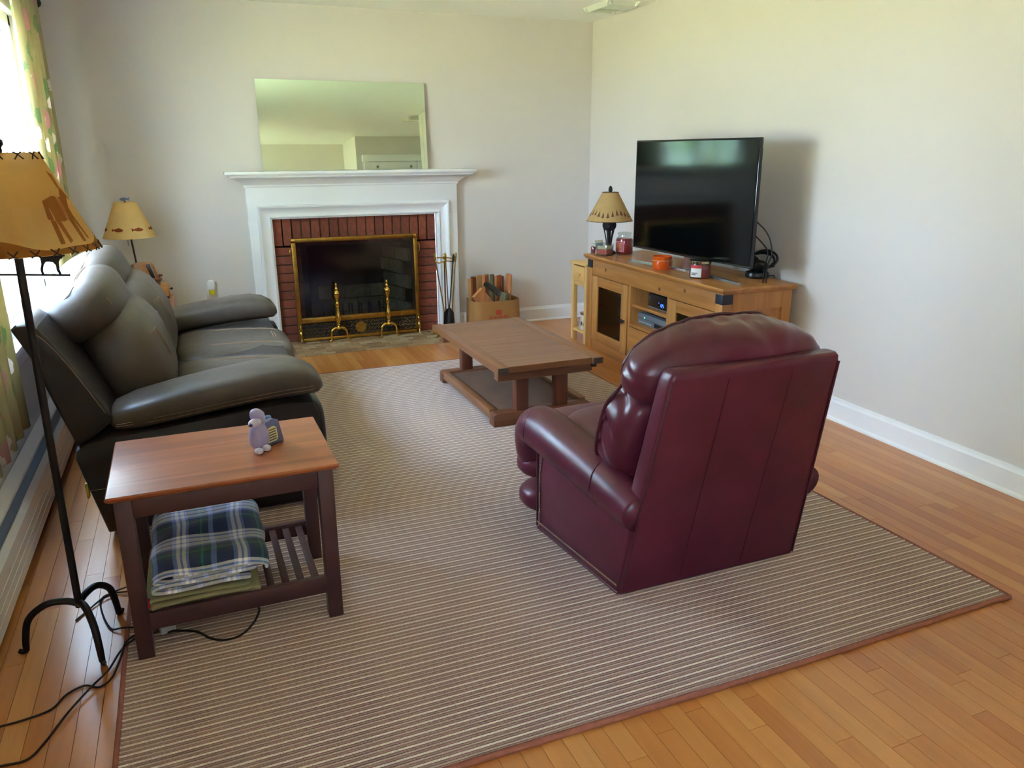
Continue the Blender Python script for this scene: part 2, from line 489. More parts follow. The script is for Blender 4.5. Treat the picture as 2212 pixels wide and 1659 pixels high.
# window -----------------------------------------------------------
PANE = glassy('window_glass', (0.97, 1.0, 0.98), 0.96, 0.05)
def window(name, y0, y1, splits):
    win = struct(boxes(name, [((-4.02, -3.90), (y0, y0+0.05), (WZ0, WZ1)), ((-4.02, -3.90), (y1-0.05, y1), (WZ0, WZ1)),
                              ((-4.02, -3.90), (y0, y1), (WZ1-0.05, WZ1)), ((-4.02, -3.90), (y0, y1), (WZ0, WZ0+0.045))], TRIM))
    box('window_sill', (-3.92, -3.835), (y0-0.09, y1+0.09), (WZ0-0.025, WZ0+0.004), TRIM, win, 0.006)
    box('apron', (-3.882, -3.862), (y0-0.07, y1+0.07), (WZ0-0.095, WZ0-0.026), TRIM, win, 0.004)
    for (a, b_) in ((y0-0.075, y0), (y1, y1+0.075)):
        box('casing', (-3.882, -3.860), (a, b_), (WZ0+0.005, WZ1+0.075), TRIM, win, 0.004)
    box('casing', (-3.882, -3.860), (y0-0.001, y1+0.001), (WZ1, WZ1+0.075), TRIM, win, 0.004)
    my = [y0+0.05]+splits+[y1-0.05]
    for yy in splits:
        box('mullion', (-4.01, -3.91), (yy-0.035, yy+0.035), (WZ0+0.045, WZ1-0.05), TRIM, win, 0.005)
    for a, b_ in zip(my, my[1:]):
        a += 0.035; b_ -= 0.035
        fr = boxes('sash', [((-3.975, -3.935), (a, a+0.035), (WZ0+0.045, WZ1-0.05)), ((-3.975, -3.935), (b_-0.035, b_), (WZ0+0.045, WZ1-0.05)),
                            ((-3.975, -3.935), (a, b_), (WZ0+0.045, WZ0+0.085)), ((-3.975, -3.935), (a, b_), (WZ1-0.09, WZ1-0.05))], TRIM, win)
        box('pane', (-3.957, -3.953), (a+0.03, b_-0.03), (WZ0+0.08, WZ1-0.085), PANE, fr, 0)
window('window_1', WY0, WY1, [-2.36])
window('added_light_window', W_ADDED[0], W_ADDED[1], [])  # added out of view, brightens the rear wall in the mirror

# outdoors: lawn and trees that light the room and show in reflections
LAWN = plain('lawn_grass', (135, 137, 106), 0.9, spec=0.1, var=0.25, vscale=0.6)
lawn = struct(boxes('lawn', [((-80, -4.10), (-60, 50), (-0.75, -0.55))], LAWN))
LEAF = [translucent('tree_leaves_bright', (96, 122, 56), 0.35, 0.3, 1.5), translucent('tree_leaves_dark', (60, 90, 44), 0.3, 0.3, 1.5)]
BARK = plain('tree_bark', (92, 74, 58), 0.9, bump=(14, 0.6, 0.02))
def tree(loc, h, r, mi, label):
    t = thing('garden_tree', label, 'tree', loc, 0, 'trees on the lawn outside the window')
    tube('trunk', [(0, 0, -0.1), (0.05, 0.1, h*0.35), (0, 0.05, h*0.7)], [0.22, 0.15, 0.07], BARK, t, 8, 3)
    rr = random.Random(int(loc[1]*10)); V, F = [], []
    for k in range(2600):
        u = Vector((rr.gauss(0, 1), rr.gauss(0, 1), rr.gauss(0, 1))).normalized()
        rad = (0.55+0.45*rr.random())*(1+0.25*noise.noise(u*2.3))
        c = Vector((u.x*r*rad, u.y*r*rad, h*0.62+u.z*h*0.36*rad))
        a = Vector((rr.gauss(0, 1), rr.gauss(0, 1), rr.gauss(0, 1))).normalized(); b_ = a.orthogonal().normalized()
        s = 0.16+0.10*rr.random(); o = len(V)
        V += [c-a*s, c+b_*s*0.5, c+a*s, c-b_*s*0.5]; F.append((o, o+1, o+2, o+3))
    stuff(mk('crown', V, F, LEAF[mi], t, recalc=False))
tree((-14, -13.8, -0.55), 9.0, 4.0, 0, 'tall leafy tree outside beyond the near curtain')
tree((-21, -3.0, -0.55), 9.0, 3.4, 1, 'dark green tree outside behind the window middle')
tree((-18, 8.5, -0.55), 8.5, 3.2, 0, 'bright green tree outside beyond the far curtain')

# baseboard heater ------------------------------------------------
HEAT = plain('heater_enamel', (234, 230, 236), 0.38)
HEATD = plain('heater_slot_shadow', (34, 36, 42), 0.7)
ALU = plain('heater_damper_metal', (150, 158, 168), 0.35, 0.7)
ht = thing('baseboard_heater', 'long white metal baseboard heater running under the window', 'heater', (-3.84, -3.0, 0))
hy0, hy1 = -2.6, 2.72    # local y
prism('back_plate', [(-0.038, 0.02), (-0.030, 0.02), (-0.030, 0.247), (0.021, 0.262), (0.020, 0.271), (-0.038, 0.264)], 'y', hy0, hy1, HEAT, ht)
prism('front_cover', [(0.040, 0.030), (0.044, 0.030), (0.044, 0.190), (0.030, 0.214), (0.026, 0.212), (0.040, 0.188)], 'y', hy0, hy1, HEAT, ht)
for k in range(3):
    zz = 0.066+0.034*k
    box('cover_ridge', (0.0435, 0.0453), (hy0, hy1), (zz, zz+0.0025), TRIM, ht, 0)
prism('damper', [(-0.029, 0.243), (0.019, 0.201), (0.022, 0.204), (-0.027, 0.247)], 'y', hy0+0.02, hy1-0.02, ALU, ht)
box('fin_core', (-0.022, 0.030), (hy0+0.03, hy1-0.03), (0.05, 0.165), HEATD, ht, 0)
for k in range(9):
    yy = hy0+0.15+0.62*k
    box('bracket', (-0.030, 0.034), (yy, yy+0.018), (0.190, 0.206), ALU, ht, 0.001)
box('end_cap', (-0.038, 0.048), (hy1, hy1+0.04), (0.015, 0.272), HEAT, ht, 0.004)
box('end_cap', (-0.038, 0.048), (hy0-0.04, hy0), (0.015, 0.272), HEAT, ht, 0.004)

# curtains ---------------------------------------------------------
def curtain_mat():
    m = bpy.data.materials.new('floral_curtain_cloth'); m.use_nodes = True; nt = m.node_tree; nt.nodes.clear()
    o = nt.nodes.new('ShaderNodeOutputMaterial'); d = nt.nodes.new('ShaderNodeBsdfDiffuse'); t = nt.nodes.new('ShaderNodeBsdfTranslucent')
    mx = nt.nodes.new('ShaderNodeMixShader'); mx.inputs[0].default_value = 0.32
    v = coords(nt)
    def spots(scale, thr, seed):
        vo = nt.nodes.new('ShaderNodeTexVoronoi'); vo.inputs['Scale'].default_value = scale
        mp = nt.nodes.new('ShaderNodeMapping'); mp.inputs['Location'].default_value = (seed, seed*2, seed*3); mp.inputs['Scale'].default_value = (1, 1, 0.7)
        nt.links.new(v, mp.inputs[0]); nt.links.new(mp.outputs[0], vo.inputs['Vector'])
        ds = math_(nt, 'ADD', vo.outputs['Distance'], math_(nt, 'MULTIPLY', ntex(nt, v, scale*7, 3), 0.22))
        return math_(nt, 'LESS_THAN', ds, thr)
    base = ramp(nt, ntex(nt, v, 3.0, 2), [(0.3, lin((166, 156, 120))), (0.7, lin((184, 174, 136)))])
    cur = base
    for sc_, th, c, sd in ((9, 0.40, (136, 154, 114), 1.3), (7.5, 0.40, (196, 150, 150), 4.1), (10, 0.36, (226, 216, 208), 7.7)):
        f = spots(sc_, th, sd)
        m2 = nt.nodes.new('ShaderNodeMix'); m2.data_type = 'RGBA'
        nt.links.new(f, m2.inputs[0]); nt.links.new(cur, m2.inputs[6]); m2.inputs[7].default_value = lin(c); cur = m2.outputs[2]
    nt.links.new(cur, d.inputs[0]); nt.links.new(cur, t.inputs[0])
    nt.links.new(d.outputs[0], mx.inputs[1]); nt.links.new(t.outputs[0], mx.inputs[2]); nt.links.new(mx.outputs[0], o.inputs[0])
    return m
CURT = curtain_mat()
def curtain(label, y0, y1, z0, z1, waves, seed, gather=0.0, xc=-3.79):
    t = thing('curtain', label, 'curtain', (xc, y0, z0), 0, 'floral window curtains')
    nu, nv = waves*10, 14
    V, F = [], []
    rr = random.Random(seed); ph = rr.random()*6
    for j in range(nv+1):
        s = j/nv; z = (z1-z0)*s
        for i in range(nu+1):
            u = i/nu
            wdt = (y1-y0)*(1-gather*math.sin(math.pi*min(1, s*1.1))*0.5)
            amp = 0.032*(0.75+0.25*math.sin(3*s+ph))
            V.append((amp*math.sin(2*math.pi*waves*u+ph+0.5*math.sin(2.2*s)), wdt*u+0.006*math.sin(7*s+i), z))
    for j in range(nv):
        for i in range(nu):
            a = j*(nu+1)+i; F.append((a, a+1, a+nu+2, a+nu+1))
    o = mk('panel', V, F, CURT, t, True, 180, recalc=False)
    mo = o.modifiers.new('thickness', 'SOLIDIFY'); mo.thickness = 0.0015
    hv = [(v[0]*1.04, v[1], v[2]) for v in V[:nu+1]]
    return t
curtain('floral olive curtain panel at the far end of the window, beside the fireplace wall', -1.46, -0.74, 0.34, 2.235, 5, 2)
curtain('floral olive curtain panel nearest the camera, hanging down behind the floor lamp', -3.62, -2.86, 0.45, 2.235, 6, 5)
rod = thing('curtain_rod', 'dark curtain rod with knob end above the window', 'curtain rod', (-3.79, -2.2, 2.25))
tube('pole', [(0, -1.55, 0), (0, 1.50, 0)], 0.011, IRON, rod, 10)
lathe('knob', [(0.012, 0), (0.014, 0.01), (0.024, 0.022), (0.028, 0.04), (0.022, 0.058), (0.0, 0.066)], IRON, rod, 16, (0, 1.50, 0), (-math.pi/2, 0, 0))
for yy in (-1.4, 0.0, 1.42):
    box('bracket', (-0.09, 0.008), (yy-0.008, yy+0.008), (-0.022, -0.008), IRON, rod, 0.002)

# ceiling registers -------------------------------------------------
VENT = plain('register_white', (224, 226, 214), 0.45)
def vent(loc, rz, label):
    t = thing('ceiling_vent', label, 'vent', loc, rz, 'white ceiling vents')
    Lx, Ly = 0.19, 0.13
    prism('flange', [(-Lx, 0), (-Lx+0.03, -0.030), (-Lx+0.034, -0.030), (-Lx+0.034, 0)], 'y', -Ly, Ly, VENT, t)
    prism('flange', [(Lx, 0), (Lx-0.03, -0.030), (Lx-0.034, -0.030), (Lx-0.034, 0)], 'y', -Ly, Ly, VENT, t)
    prism('flange', [(-Ly, 0), (-Ly+0.03, -0.030), (-Ly+0.034, -0.030), (-Ly+0.034, 0)], 'x', -Lx, Lx, VENT, t)
    prism('flange', [(Ly, 0), (Ly-0.03, -0.030), (Ly-0.034, -0.030), (Ly-0.034, 0)], 'x', -Lx, Lx, VENT, t)
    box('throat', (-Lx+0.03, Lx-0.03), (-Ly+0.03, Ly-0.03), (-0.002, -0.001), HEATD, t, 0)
    for k in range(9):
        xx = -Lx+0.05+0.0300*k
        a = 0.010 if k < 5 else -0.010
        prism('louver', [(xx, -0.002), (xx+0.002, -0.002), (xx+0.002+a, -0.030), (xx+a, -0.030)], 'y', -Ly+0.032, Ly-0.032, VENT, t)
vent((-0.135, -0.73, H), math.radians(90), 'white louvered ceiling vent in the corner above the television')
vent((0.10, -5.2, H), 0, 'second ceiling vent, seen only in the mirror over the mantel')
# ================================================================== fireplace
def brick_mat(name, a, b_, m_):
    m, nt, b = newmat(name)
    oi = nt.nodes.new('ShaderNodeObjectInfo')
    v = coords(nt)
    f = ntex(nt, v, 30, 4, 0.6)
    c1 = ramp(nt, f, [(0.3, lin(a)), (0.7, lin(b_))])
    hs = nt.nodes.new('ShaderNodeHueSaturation')
    nt.links.new(math_(nt, 'ADD', math_(nt, 'MULTIPLY', oi.outputs['Random'], 0.35), 0.82), hs.inputs['Value'])
    nt.links.new(c1, hs.inputs['Color']); nt.links.new(hs.outputs[0], b.inputs['Base Color'])
    b.inputs['Roughness'].default_value = m_
    add_bump(nt, b, ntex(nt, v, 120, 3), 0.35, 0.002)
    return m
BRICK = brick_mat('red_brick', (112, 56, 38), (142, 72, 50), 0.75)
FBRICK = brick_mat('fire_brick', (120, 112, 92), (158, 150, 124), 0.9)
MORTAR = plain('dark_mortar', (72, 58, 48), 0.95, bump=(90, 0.4, 0.002))
SOOT = plain('sooty_firebox', (22, 20, 18), 0.95, var=0.5, vscale=3)
fp = thing('fireplace', 'white painted wooden mantel with red brick surround and dark firebox', 'fireplace', (-1.92, 0.0, 0))
OX = -1.92
def fx(v): return v-OX
FX0, FX1 = fx(-2.724), fx(-1.110)
FZ = 1.215; YF = -0.030; YW = 0.022
ox0, ox1 = fx(BX0), fx(BX1)
# frieze and legs (flat boards behind the moldings)
box('frieze_board', (FX0, FX1), (YF, YW), (BZT, FZ), MANTEL, fp, 0.002)
box('pilaster', (FX0, ox0), (YF, YW), (0.0, BZT), MANTEL, fp, 0.002)
box('pilaster', (ox1, FX1), (YF, YW), (0.0, BZT), MANTEL, fp, 0.002)
# picture-frame molding round the opening, three mitred sides
prof = [(0.0, 0.052), (0.006, 0.0), (0.012, -0.012), (0.020, -0.013), (0.026, -0.006), (0.034, -0.004), (0.062, -0.009), (0.074, -0.017),
        (0.084, -0.026), (0.094, -0.028), (0.100, -0.022), (0.104, 0.0), (0.104, 0.02)]
def sides(o):
    return [(ox0-o, 0.0), (ox0-o, BZT+o), (ox1+o, BZT+o), (ox1+o, 0.0)]
for nm, i in (('opening_molding', 0), ('opening_molding', 1), ('opening_molding', 2)):
    rings = []
    for e in (0, 1):
        rings.append([(sides(o)[i+e][0], YF+h, sides(o)[i+e][1]) for o, h in prof])
    loft(nm, rings, MANTEL, fp, True, 28)
# crown under the shelf, mitred with returns
crown = [(0.0, FZ-0.028), (0.004, FZ-0.028), (0.010, FZ-0.018), (0.010, FZ-0.010), (0.018, FZ-0.004), (0.030, FZ+0.006), (0.050, FZ+0.022), (0.076, FZ+0.034), (0.098, FZ+0.042),
         (0.106, FZ+0.046), (0.106, FZ+0.054), (0.116, FZ+0.056), (0.120, FZ+0.066), (0.0, FZ+0.066)]
def cpath(d): return [(FX0-d, YW), (FX0-d, YF-d), (FX1+d, YF-d), (FX1+d, YW)]
rings = [[(cpath(d)[i][0], cpath(d)[i][1], z) for d, z in crown] for i in range(4)]
loft('crown_molding', rings, MANTEL, fp, True, 28)
box('mantel_shelf', (FX0-0.138, FX1+0.126), (YF-0.142, YW), (FZ+0.066, FZ+0.089), MANTEL, fp, 0.005)
# brickwork: soldier course over stacked headers, joints recessed
YB = 0.020
fire_in = (fx(-2.362), fx(-1.478), 0.742)
boxes('mortar_bed', [((ox0, fire_in[0]), (YB+0.008, YB+0.10), (0, BZT)), ((fire_in[1], ox1), (YB+0.008, YB+0.10), (0, BZT)),
                     ((ox0, ox1), (YB+0.008, YB+0.10), (fire_in[2], BZT))], MORTAR, fp)
def shared_box(sx, sy, sz, mat, bev=0.0025):
    bm = bmesh.new(); bm_box(bm, (-sx/2, sx/2), (-sy/2, sy/2), (-sz/2, sz/2))
    bmesh.ops.bevel(bm, geom=list(bm.edges), offset=bev, segments=1, affect='EDGES')
    bmesh.ops.recalc_face_normals(bm, faces=bm.faces)
    me = bpy.data.meshes.new('brick'); bm.to_mesh(me); bm.free(); me.materials.append(mat); return me
rb = random.Random(11)
nS = 18; pit = (ox1-ox0)/nS
mS = shared_box(pit-0.008, 0.09, BZT-0.752-0.002, BRICK)
for k in range(nS):
    o = link('brick', mS, None, fp); o.location = (ox0+pit*(k+0.5), YB+0.045+rb.uniform(-.0015, .0015), (BZT+0.752)/2)
nH = 11; pz = 0.744/nH
mH = shared_box(fire_in[0]-ox0-0.003, 0.09, pz-0.008, BRICK)
for s in (0, 1):
    xx = (ox0+fire_in[0])/2 if s == 0 else (ox1+fire_in[1])/2
    for k in range(nH):
        o = link('brick', mH, None, fp); o.location = (xx, YB+0.045+rb.uniform(-.0015, .0015), pz*(k+0.5))
# firebox: splayed sides, back, floor, lintel
a0, a1, zt = fire_in
D = 0.56
V = [(a0, 0.1, 0), (a1, 0.1, 0), (a1-0.12, D, 0), (a0+0.12, D, 0), (a0, 0.1, 0.95), (a1, 0.1, 0.95), (a1-0.12, D, 0.95), (a0+0.12, D, 0.95)]
mk('firebox', V, [(0, 1, 2, 3), (0, 3, 7, 4), (3, 2, 6, 7), (1, 2, 6, 5), (4, 5, 6, 7)], SOOT, fp, recalc=False)
sd = Vector((-0.12, D-0.1, 0)); L = sd.length; ang = math.atan2(sd.y, sd.x)
mF = shared_box(0.215, 0.03, 0.105, FBRICK)
for r in range(7):
    for c in range(3):
        t = (c*0.222+(0.0 if r % 2 else -0.111)+0.11)
        if t < 0.08 or t > L-0.02: continue
        o = link('brick', mF, None, fp)
        o.location = (a1+sd.x/L*t-0.012, 0.1+sd.y/L*t, 0.06+0.113*r); o.rotation_euler = (0, 0, ang)
for r in range(3):
    for c in range(3):
        o = link('brick', mF, None, fp); o.location = (-0.15+0.222*c+(0.11 if r % 2 else 0), D-0.014, 0.06+0.113*r)

hearth = thing('hearth', 'flat tiled hearth set in the floor before the fireplace', 'hearth', (-2.01, -0.235, 0))
HX0, HX1, HY0, HY1 = -2.66, -1.372, -0.468, 0.10
box('mortar_bed', (HX0+2.01, HX1+2.01), (HY0+0.235, HY1+0.235), (-0.004, 0.0015), plain('hearth_grout', (118, 98, 70), 0.9), hearth, 0)
def tile_mat():
    m, nt, b = newmat('hearth_tile')
    oi = nt.nodes.new('ShaderNodeObjectInfo'); v = coords(nt)
    c = ramp(nt, oi.outputs['Random'], [(0.0, lin((134, 102, 72))), (0.4, lin((156, 124, 88))), (0.75, lin((168, 142, 104))), (1.0, lin((186, 168, 134)))])
    nt.links.new(c, b.inputs['Base Color']); b.inputs['Roughness'].default_value = 0.42
    add_bump(nt, b, ntex(nt, v, 60, 3), 0.2, 0.001); return m
mT = shared_box(0.105, 0.052, 0.006, tile_mat(), 0.0012)
rows = int((HY1-HY0)/0.0565)
for r in range(rows):
    y = HY0+0.0565*(r+0.5)
    off = 0.055*(r % 2)
    k = 0
    while True:
        x = HX0+0.0535+0.1095*k-off; k += 1
        if x > HX1-0.03: break
        if x < HX0+0.03: continue
        o = link('tile', mT, None, hearth); o.location = (x+2.01, y+0.235, 0.0015)

# fire screen --------------------------------------------------------
SG = glassy('firescreen_mesh_glass', (0.80, 0.82, 0.80), 0.80, 0.07, 0.10)
fs = thing('fire_screen', 'brass framed fireplace screen with dark mesh and pierced brass skirt', 'fire screen', (-1.945, -0.018, 0.004))
sx0, sx1, szb, szm, szt = -0.490, 0.490, 0.018, 0.150, 0.806
fw = 0.032
box('frame_rail', (sx0, sx1), (-0.016, 0.010), (szt-fw, szt), BRASSD, fs, 0.006)
for s in (sx0, sx1-fw): box('frame_stile', (s, s+fw), (-0.016, 0.010), (szb, szt-fw), BRASSD, fs, 0.006)
box('frame_rail', (sx0+fw, sx1-fw), (-0.020, 0.010), (szm, szm+0.042), BRASSD, fs, 0.006)
box('frame_rail', (sx0+fw, sx1-fw), (-0.020, 0.010), (0.004, 0.030), BRASSD, fs, 0.006)
box('pane', (sx0+fw, sx1-fw), (0.0, 0.004), (szm+0.04, szt-fw), SG, fs, 0)
box('skirt_backing', (sx0+fw, sx1-fw), (0.0, 0.004), (0.028, szm+0.002), BLACKM, fs, 0)
# pierced scrollwork: rows of small brass rings and leaves
rs = random.Random(4); Lr = []
for k in range(46):
    for j in range(4):
        cx = sx0+fw+0.012+k*0.0202+rs.uniform(-.003, .003); cz = 0.042+0.029*j+rs.uniform(-.003, .003); r = rs.uniform(0.006, 0.010)
        a0_ = rs.uniform(0, 6.28)
        Lr.append(([(cx+r*math.cos(a0_+t*0.9), -0.004, cz+r*math.sin(a0_+t*0.9)) for t in range(6)], 0.0016))
stuff(tubes('scrollwork', Lr, BRASSD, fs, 4))
lathe('medallion', [(0.0, -0.006), (0.020, -0.005), (0.040, -0.002), (0.044, 0.0)], BRASSD, fs, 20, (0, -0.004, 0.085), (math.pi/2, 0, 0))
for s in (-1, 1):
    ft = lathe('foot', [(0.0, 0.0), (0.006, 0.002), (0.005, 0.012), (0.009, 0.016), (0.006, 0.022), (0.010, 0.05), (0.014, 0.075), (0.010, 0.090), (0.015, 0.10), (0.015, 0.108), (0.008, 0.115), (0.010, 0.13), (0.006, 0.142), (0.0, 0.147)],
               BRASS, fs, 14, (s*0.474, -0.052, 0.0), (-0.22, 0, 0))
    tube('handle', [(s*0.492, -0.012, 0.66), (s*0.504, -0.020, 0.675), (s*0.504, -0.020, 0.715), (s*0.492, -0.012, 0.73)], 0.004, BRASS, fs, 6, 4)
    box('corner_boss', (s*0.474-0.017, s*0.474+0.017), (-0.020, -0.010), (szt-0.034, szt-0.001), BRASS, fs, 0.004)

# grate inside the firebox
gr = thing('fire_grate', 'black iron log grate inside the fireplace behind the screen', 'grate', (-1.92, 0.30, 0.0))
for k in range(7):
    x = -0.24+0.08*k
    tube('bar', [(x, -0.16, 0.26), (x, -0.13, 0.12), (x, 0.12, 0.11), (x, 0.15, 0.2)], 0.008, IRON, gr, 6, 3)
for yy in (-0.08, 0.09): tube('cross_bar', [(-0.28, yy, 0.10), (0.28, yy, 0.10)], 0.009, IRON, gr, 6)
for (x, y) in ((-0.22, -0.08), (0.22, -0.08), (-0.22, 0.09), (0.22, 0.09)): tube('leg', [(x, y, 0.0), (x, y, 0.1)], 0.009, IRON, gr, 6)

# andirons ------------------------------------------------------------
AP = [(0.0, 0.094), (0.020, 0.095), (0.024, 0.104), (0.013, 0.114), (0.011, 0.124), (0.020, 0.130), (0.012, 0.138), (0.016, 0.150), (0.026, 0.176), (0.026, 0.190), (0.020, 0.215), (0.012, 0.255), (0.011, 0.268),
      (0.017, 0.274), (0.012, 0.280), (0.018, 0.288), (0.018, 0.300), (0.011, 0.308), (0.010, 0.318), (0.013, 0.330), (0.024, 0.360), (0.027, 0.376), (0.022, 0.392), (0.012, 0.402), (0.012, 0.410), (0.015, 0.414),
      (0.009, 0.424), (0.008, 0.440), (0.010, 0.446), (0.006, 0.456), (0.0, 0.464)]
def andiron(x, label):
    t = thing('andiron', label, 'andiron', (x, -0.085, 0.004), 0, 'brass andirons')
    lathe('column', AP, BRASS, t, 20)
    for s in (-1, 1):
        tube('leg', [(0, 0, 0.105), (s*0.030, -0.002, 0.104), (s*0.055, -0.006, 0.085), (s*0.062, -0.010, 0.045), (s*0.062, -0.014, 0.018), (s*0.078, -0.016, 0.006)],
             [0.012, 0.012, 0.010, 0.008, 0.006, 0.008], BRASS, t, 10, 4)
        lathe('foot_pad', [(0, 0), (0.009, 0), (0.010, 0.005), (0.004, 0.010), (0, 0.011)], BRASS, t, 12, (s*0.079, -0.016, 0))
    box('shank', (-0.009, 0.009), (0.008, 0.040), (0.045, 0.085), IRON, t, 0.002)
    return t
andiron(-2.132, 'brass andiron on the left of the fire screen, nearer the sofa')
andiron(-1.733, 'brass andiron on the right of the fire screen, nearer the tools')

# fire tools ----------------------------------------------------------
ts = thing('fire_tool_stand', 'brass and black stand of fireplace tools beside the hearth', 'tool stand', (-1.285, -0.20, 0.004))
box('base', (-0.075, 0.075), (-0.05, 0.05), (0.012, 0.034), BLACKM, ts, 0.008)
for (x, y) in ((-0.08, -0.05), (0.08, -0.05), (-0.08, 0.05), (0.08, 0.05)):
    lathe('foot', [(0, 0), (0.016, 0), (0.018, 0.008), (0.014, 0.02), (0.016, 0.034), (0.010, 0.042), (0, 0.044)], BRASS, ts, 14, (x, y, -0.0), None)
tube('stem', [(0, 0, 0.03), (0, 0, 0.60)], 0.006, BRASS, ts, 10)
tube('ring', [(-0.085, -0.01, 0.615), (-0.06, -0.035, 0.588), (0.0, -0.03, 0.600), (0.05, -0.03, 0.594), (0.088, -0.01, 0.60), (0.06, 0.02, 0.615), (0.0, 0.03, 0.618), (-0.06, 0.02, 0.622)], 0.005, BRASS, ts, 8, 4, closed=True)
lathe('finial', [(0.0, 0.60), (0.010, 0.602), (0.007, 0.612), (0.012, 0.626), (0.008, 0.645), (0.0, 0.655)], BRASS, ts, 14)
for nm, top, bot, mat, hd in (('poker', (-0.088, -0.02, 0.665), (0.0, -0.03, 0.05), BRASSD, 'k'), ('shovel', (-0.006, -0.045, 0.665), (0.01, -0.04, 0.22), BRASSD, 's'),
                              ('brush', (0.066, -0.038, 0.650), (0.02, -0.035, 0.22), IRON, 'b'), ('tongs', (0.088, -0.03, 0.66), (0.03, -0.03, 0.05), BRASSD, 't')):
    tp, bt = Vector(top), Vector(bot); dr = (bt-tp).normalized()
    p_ = tube(nm, [tp, tp+dr*0.2, bt], 0.0048, mat, ts, 8)
    tube('grip', [tp-dr*0.002, tp+dr*0.02, tp+dr*0.05, tp+dr*0.075], [0.005, 0.009, 0.008, 0.005], BRASSD if mat is not IRON else IRON, p_, 10, 3)
    if hd == 's':
        loft('blade', [[bt+Vector((sx*w_, sy*0.003-0.004, -dz)) for sx, sy in ((-1, -1), (1, -1), (1, 1), (-1, 1))] for w_, dz in ((0.012, 0.0), (0.040, 0.03), (0.046, 0.13), (0.042, 0.15))], IRON, p_, False)
    if hd == 'b':
        lathe('bristles', [(0.014, 0.0), (0.020, -0.02), (0.034, -0.12), (0.030, -0.14)], BLACKM, p_, 14, tuple(bt))

# box of kindling -----------------------------------------------------
CARD = plain('brown_cardboard', (164, 118, 66), 0.85, var=0.08, vscale=6, bump=(300, 0.08, 0.0005))
REDP = plain('red_print', (176, 66, 44), 0.8)
bxw = thing('cardboard_box', 'open brown cardboard box with red print, full of kindling', 'box', (-0.862, -0.16, 0.001))
bw, bd, bh = 0.205, 0.145, 0.262
# walls bulge a little: lofted shell of outer and inner rim
def rim(s, z, bul): 
    P = []
    for k in range(40):
        a = 2*math.pi*k/40; c_, s_ = math.cos(a), math.sin(a); e = 0.30+bul
        P.append((math.copysign(abs(c_)**e, c_)*(bw-s), math.copysign(abs(s_)**e, s_)*(bd-s), z))
    return P
loft('shell', [rim(0.0, 0.0, 0.0), rim(0.0, 0.12, 0.05), rim(0.0, bh, 0.14), rim(0.004, bh, 0.14), rim(0.004, 0.12, 0.05), rim(0.004, 0.012, 0.0)], CARD, bxw, True, 50)
# red print on the front: little pitched-roof house over a row of blurred letters
def dec(name, polys, y, mat, parent):
    V, F = [], []
    for p in polys:
        o = len(V); V += [(x, y, z) for x, z in p]; F.append(tuple(range(o, o+len(p))))
    return mk(name, V, F, mat, parent, recalc=False)
hp = [[(-0.026, 0.148), (0.020, 0.148), (0.020, 0.178), (0.026, 0.178), (0.018, 0.190), (-0.022, 0.190), (-0.032, 0.178), (-0.026, 0.178)]]
for k, (wd, hh) in enumerate(((0.016, 0.020), (0.014, 0.016), (0.015, 0.018), (0.013, 0.016), (0.018, 0.018), (0.014, 0.016), (0.015, 0.022), (0.015, 0.022))):
    x0 = -0.088+0.0210*k
    hp.append([(x0, 0.120+0.0006*k), (x0+wd, 0.120+0.0006*k), (x0+wd*0.9, 0.120+hh*1.1), (x0+wd*0.2, 0.120+hh*1.1)])
dec('red_print', hp, -bd-0.0012, REDP, bxw)
WL = [wood('kindling_orange', (206, 140, 86), (168, 100, 58), 2, 2.2, 0.8), wood('kindling_pale', (214, 168, 112), (170, 120, 72), 2, 2.2, 0.8),
      wood('kindling_red', (150, 84, 56), (104, 56, 40), 2, 2.2, 0.8), wood('kindling_grey', (132, 122, 84), (84, 76, 54), 2, 2.2, 0.85)]
def stick(label, base, top, w_, d_, mi, tw=0.0, seed=0):
    rr = random.Random(seed); b_, t_ = Vector(base), Vector(top)
    o = thing('kindling_stick', label, 'firewood', (bxw.location.x+b_.x, bxw.location.y+b_.y, b_.z), 0, 'kindling in the cardboard box')
    ax = t_-b_; L = ax.length
    q = ax.to_track_quat('Z', 'Y').to_matrix().to_4x4() @ Matrix.Rotation(tw, 4, 'Z')
    rings = []
    for s in (0, 0.35, 0.7, 1.0):
        ring = []
        for (cx, cy) in ((-1, -1), (-0.2, -1.1), (1, -1), (1.05, 0.1), (1, 1), (0, 1.08), (-1, 1), (-1.06, -0.1)):
            e = 1+rr.uniform(-.08, .08)
            ring.append(q @ Vector((cx*w_*e, cy*d_*e, L*s+rr.uniform(-.004, .004)*(s > 0))))
        rings.append(ring)
    loft('split_wood', rings, WL[mi], o, False)
K = stick
K('tall flat plank of kindling standing at the box right edge', (0.138, 0.03, 0.02), (0.158, 0.03, 0.448), 0.041, 0.012, 0, 0, 1)
K('narrow ridged kindling stick at the far left of the box', (-0.165, 0.06, 0.02), (-0.172, 0.07, 0.425), 0.022, 0.016, 1, 0.2, 2)
K('short reddish kindling stick, second from the box left edge', (-0.13, 0.075, 0.02), (-0.135, 0.085, 0.435), 0.020, 0.015, 2, -0.1, 3)
K('pale split kindling stick, third from the box left edge', (-0.088, 0.08, 0.02), (-0.09, 0.09, 0.444), 0.026, 0.014, 1, 0.1, 4)
K('wide tan split board of kindling in the middle of the box', (-0.025, 0.085, 0.02), (-0.03, 0.09, 0.445), 0.036, 0.013, 0, 0.0, 5)
K('grey edged kindling stick leaning just right of the box middle', (0.035, 0.085, 0.02), (0.028, 0.092, 0.447), 0.020, 0.015, 3, 0.3, 6)
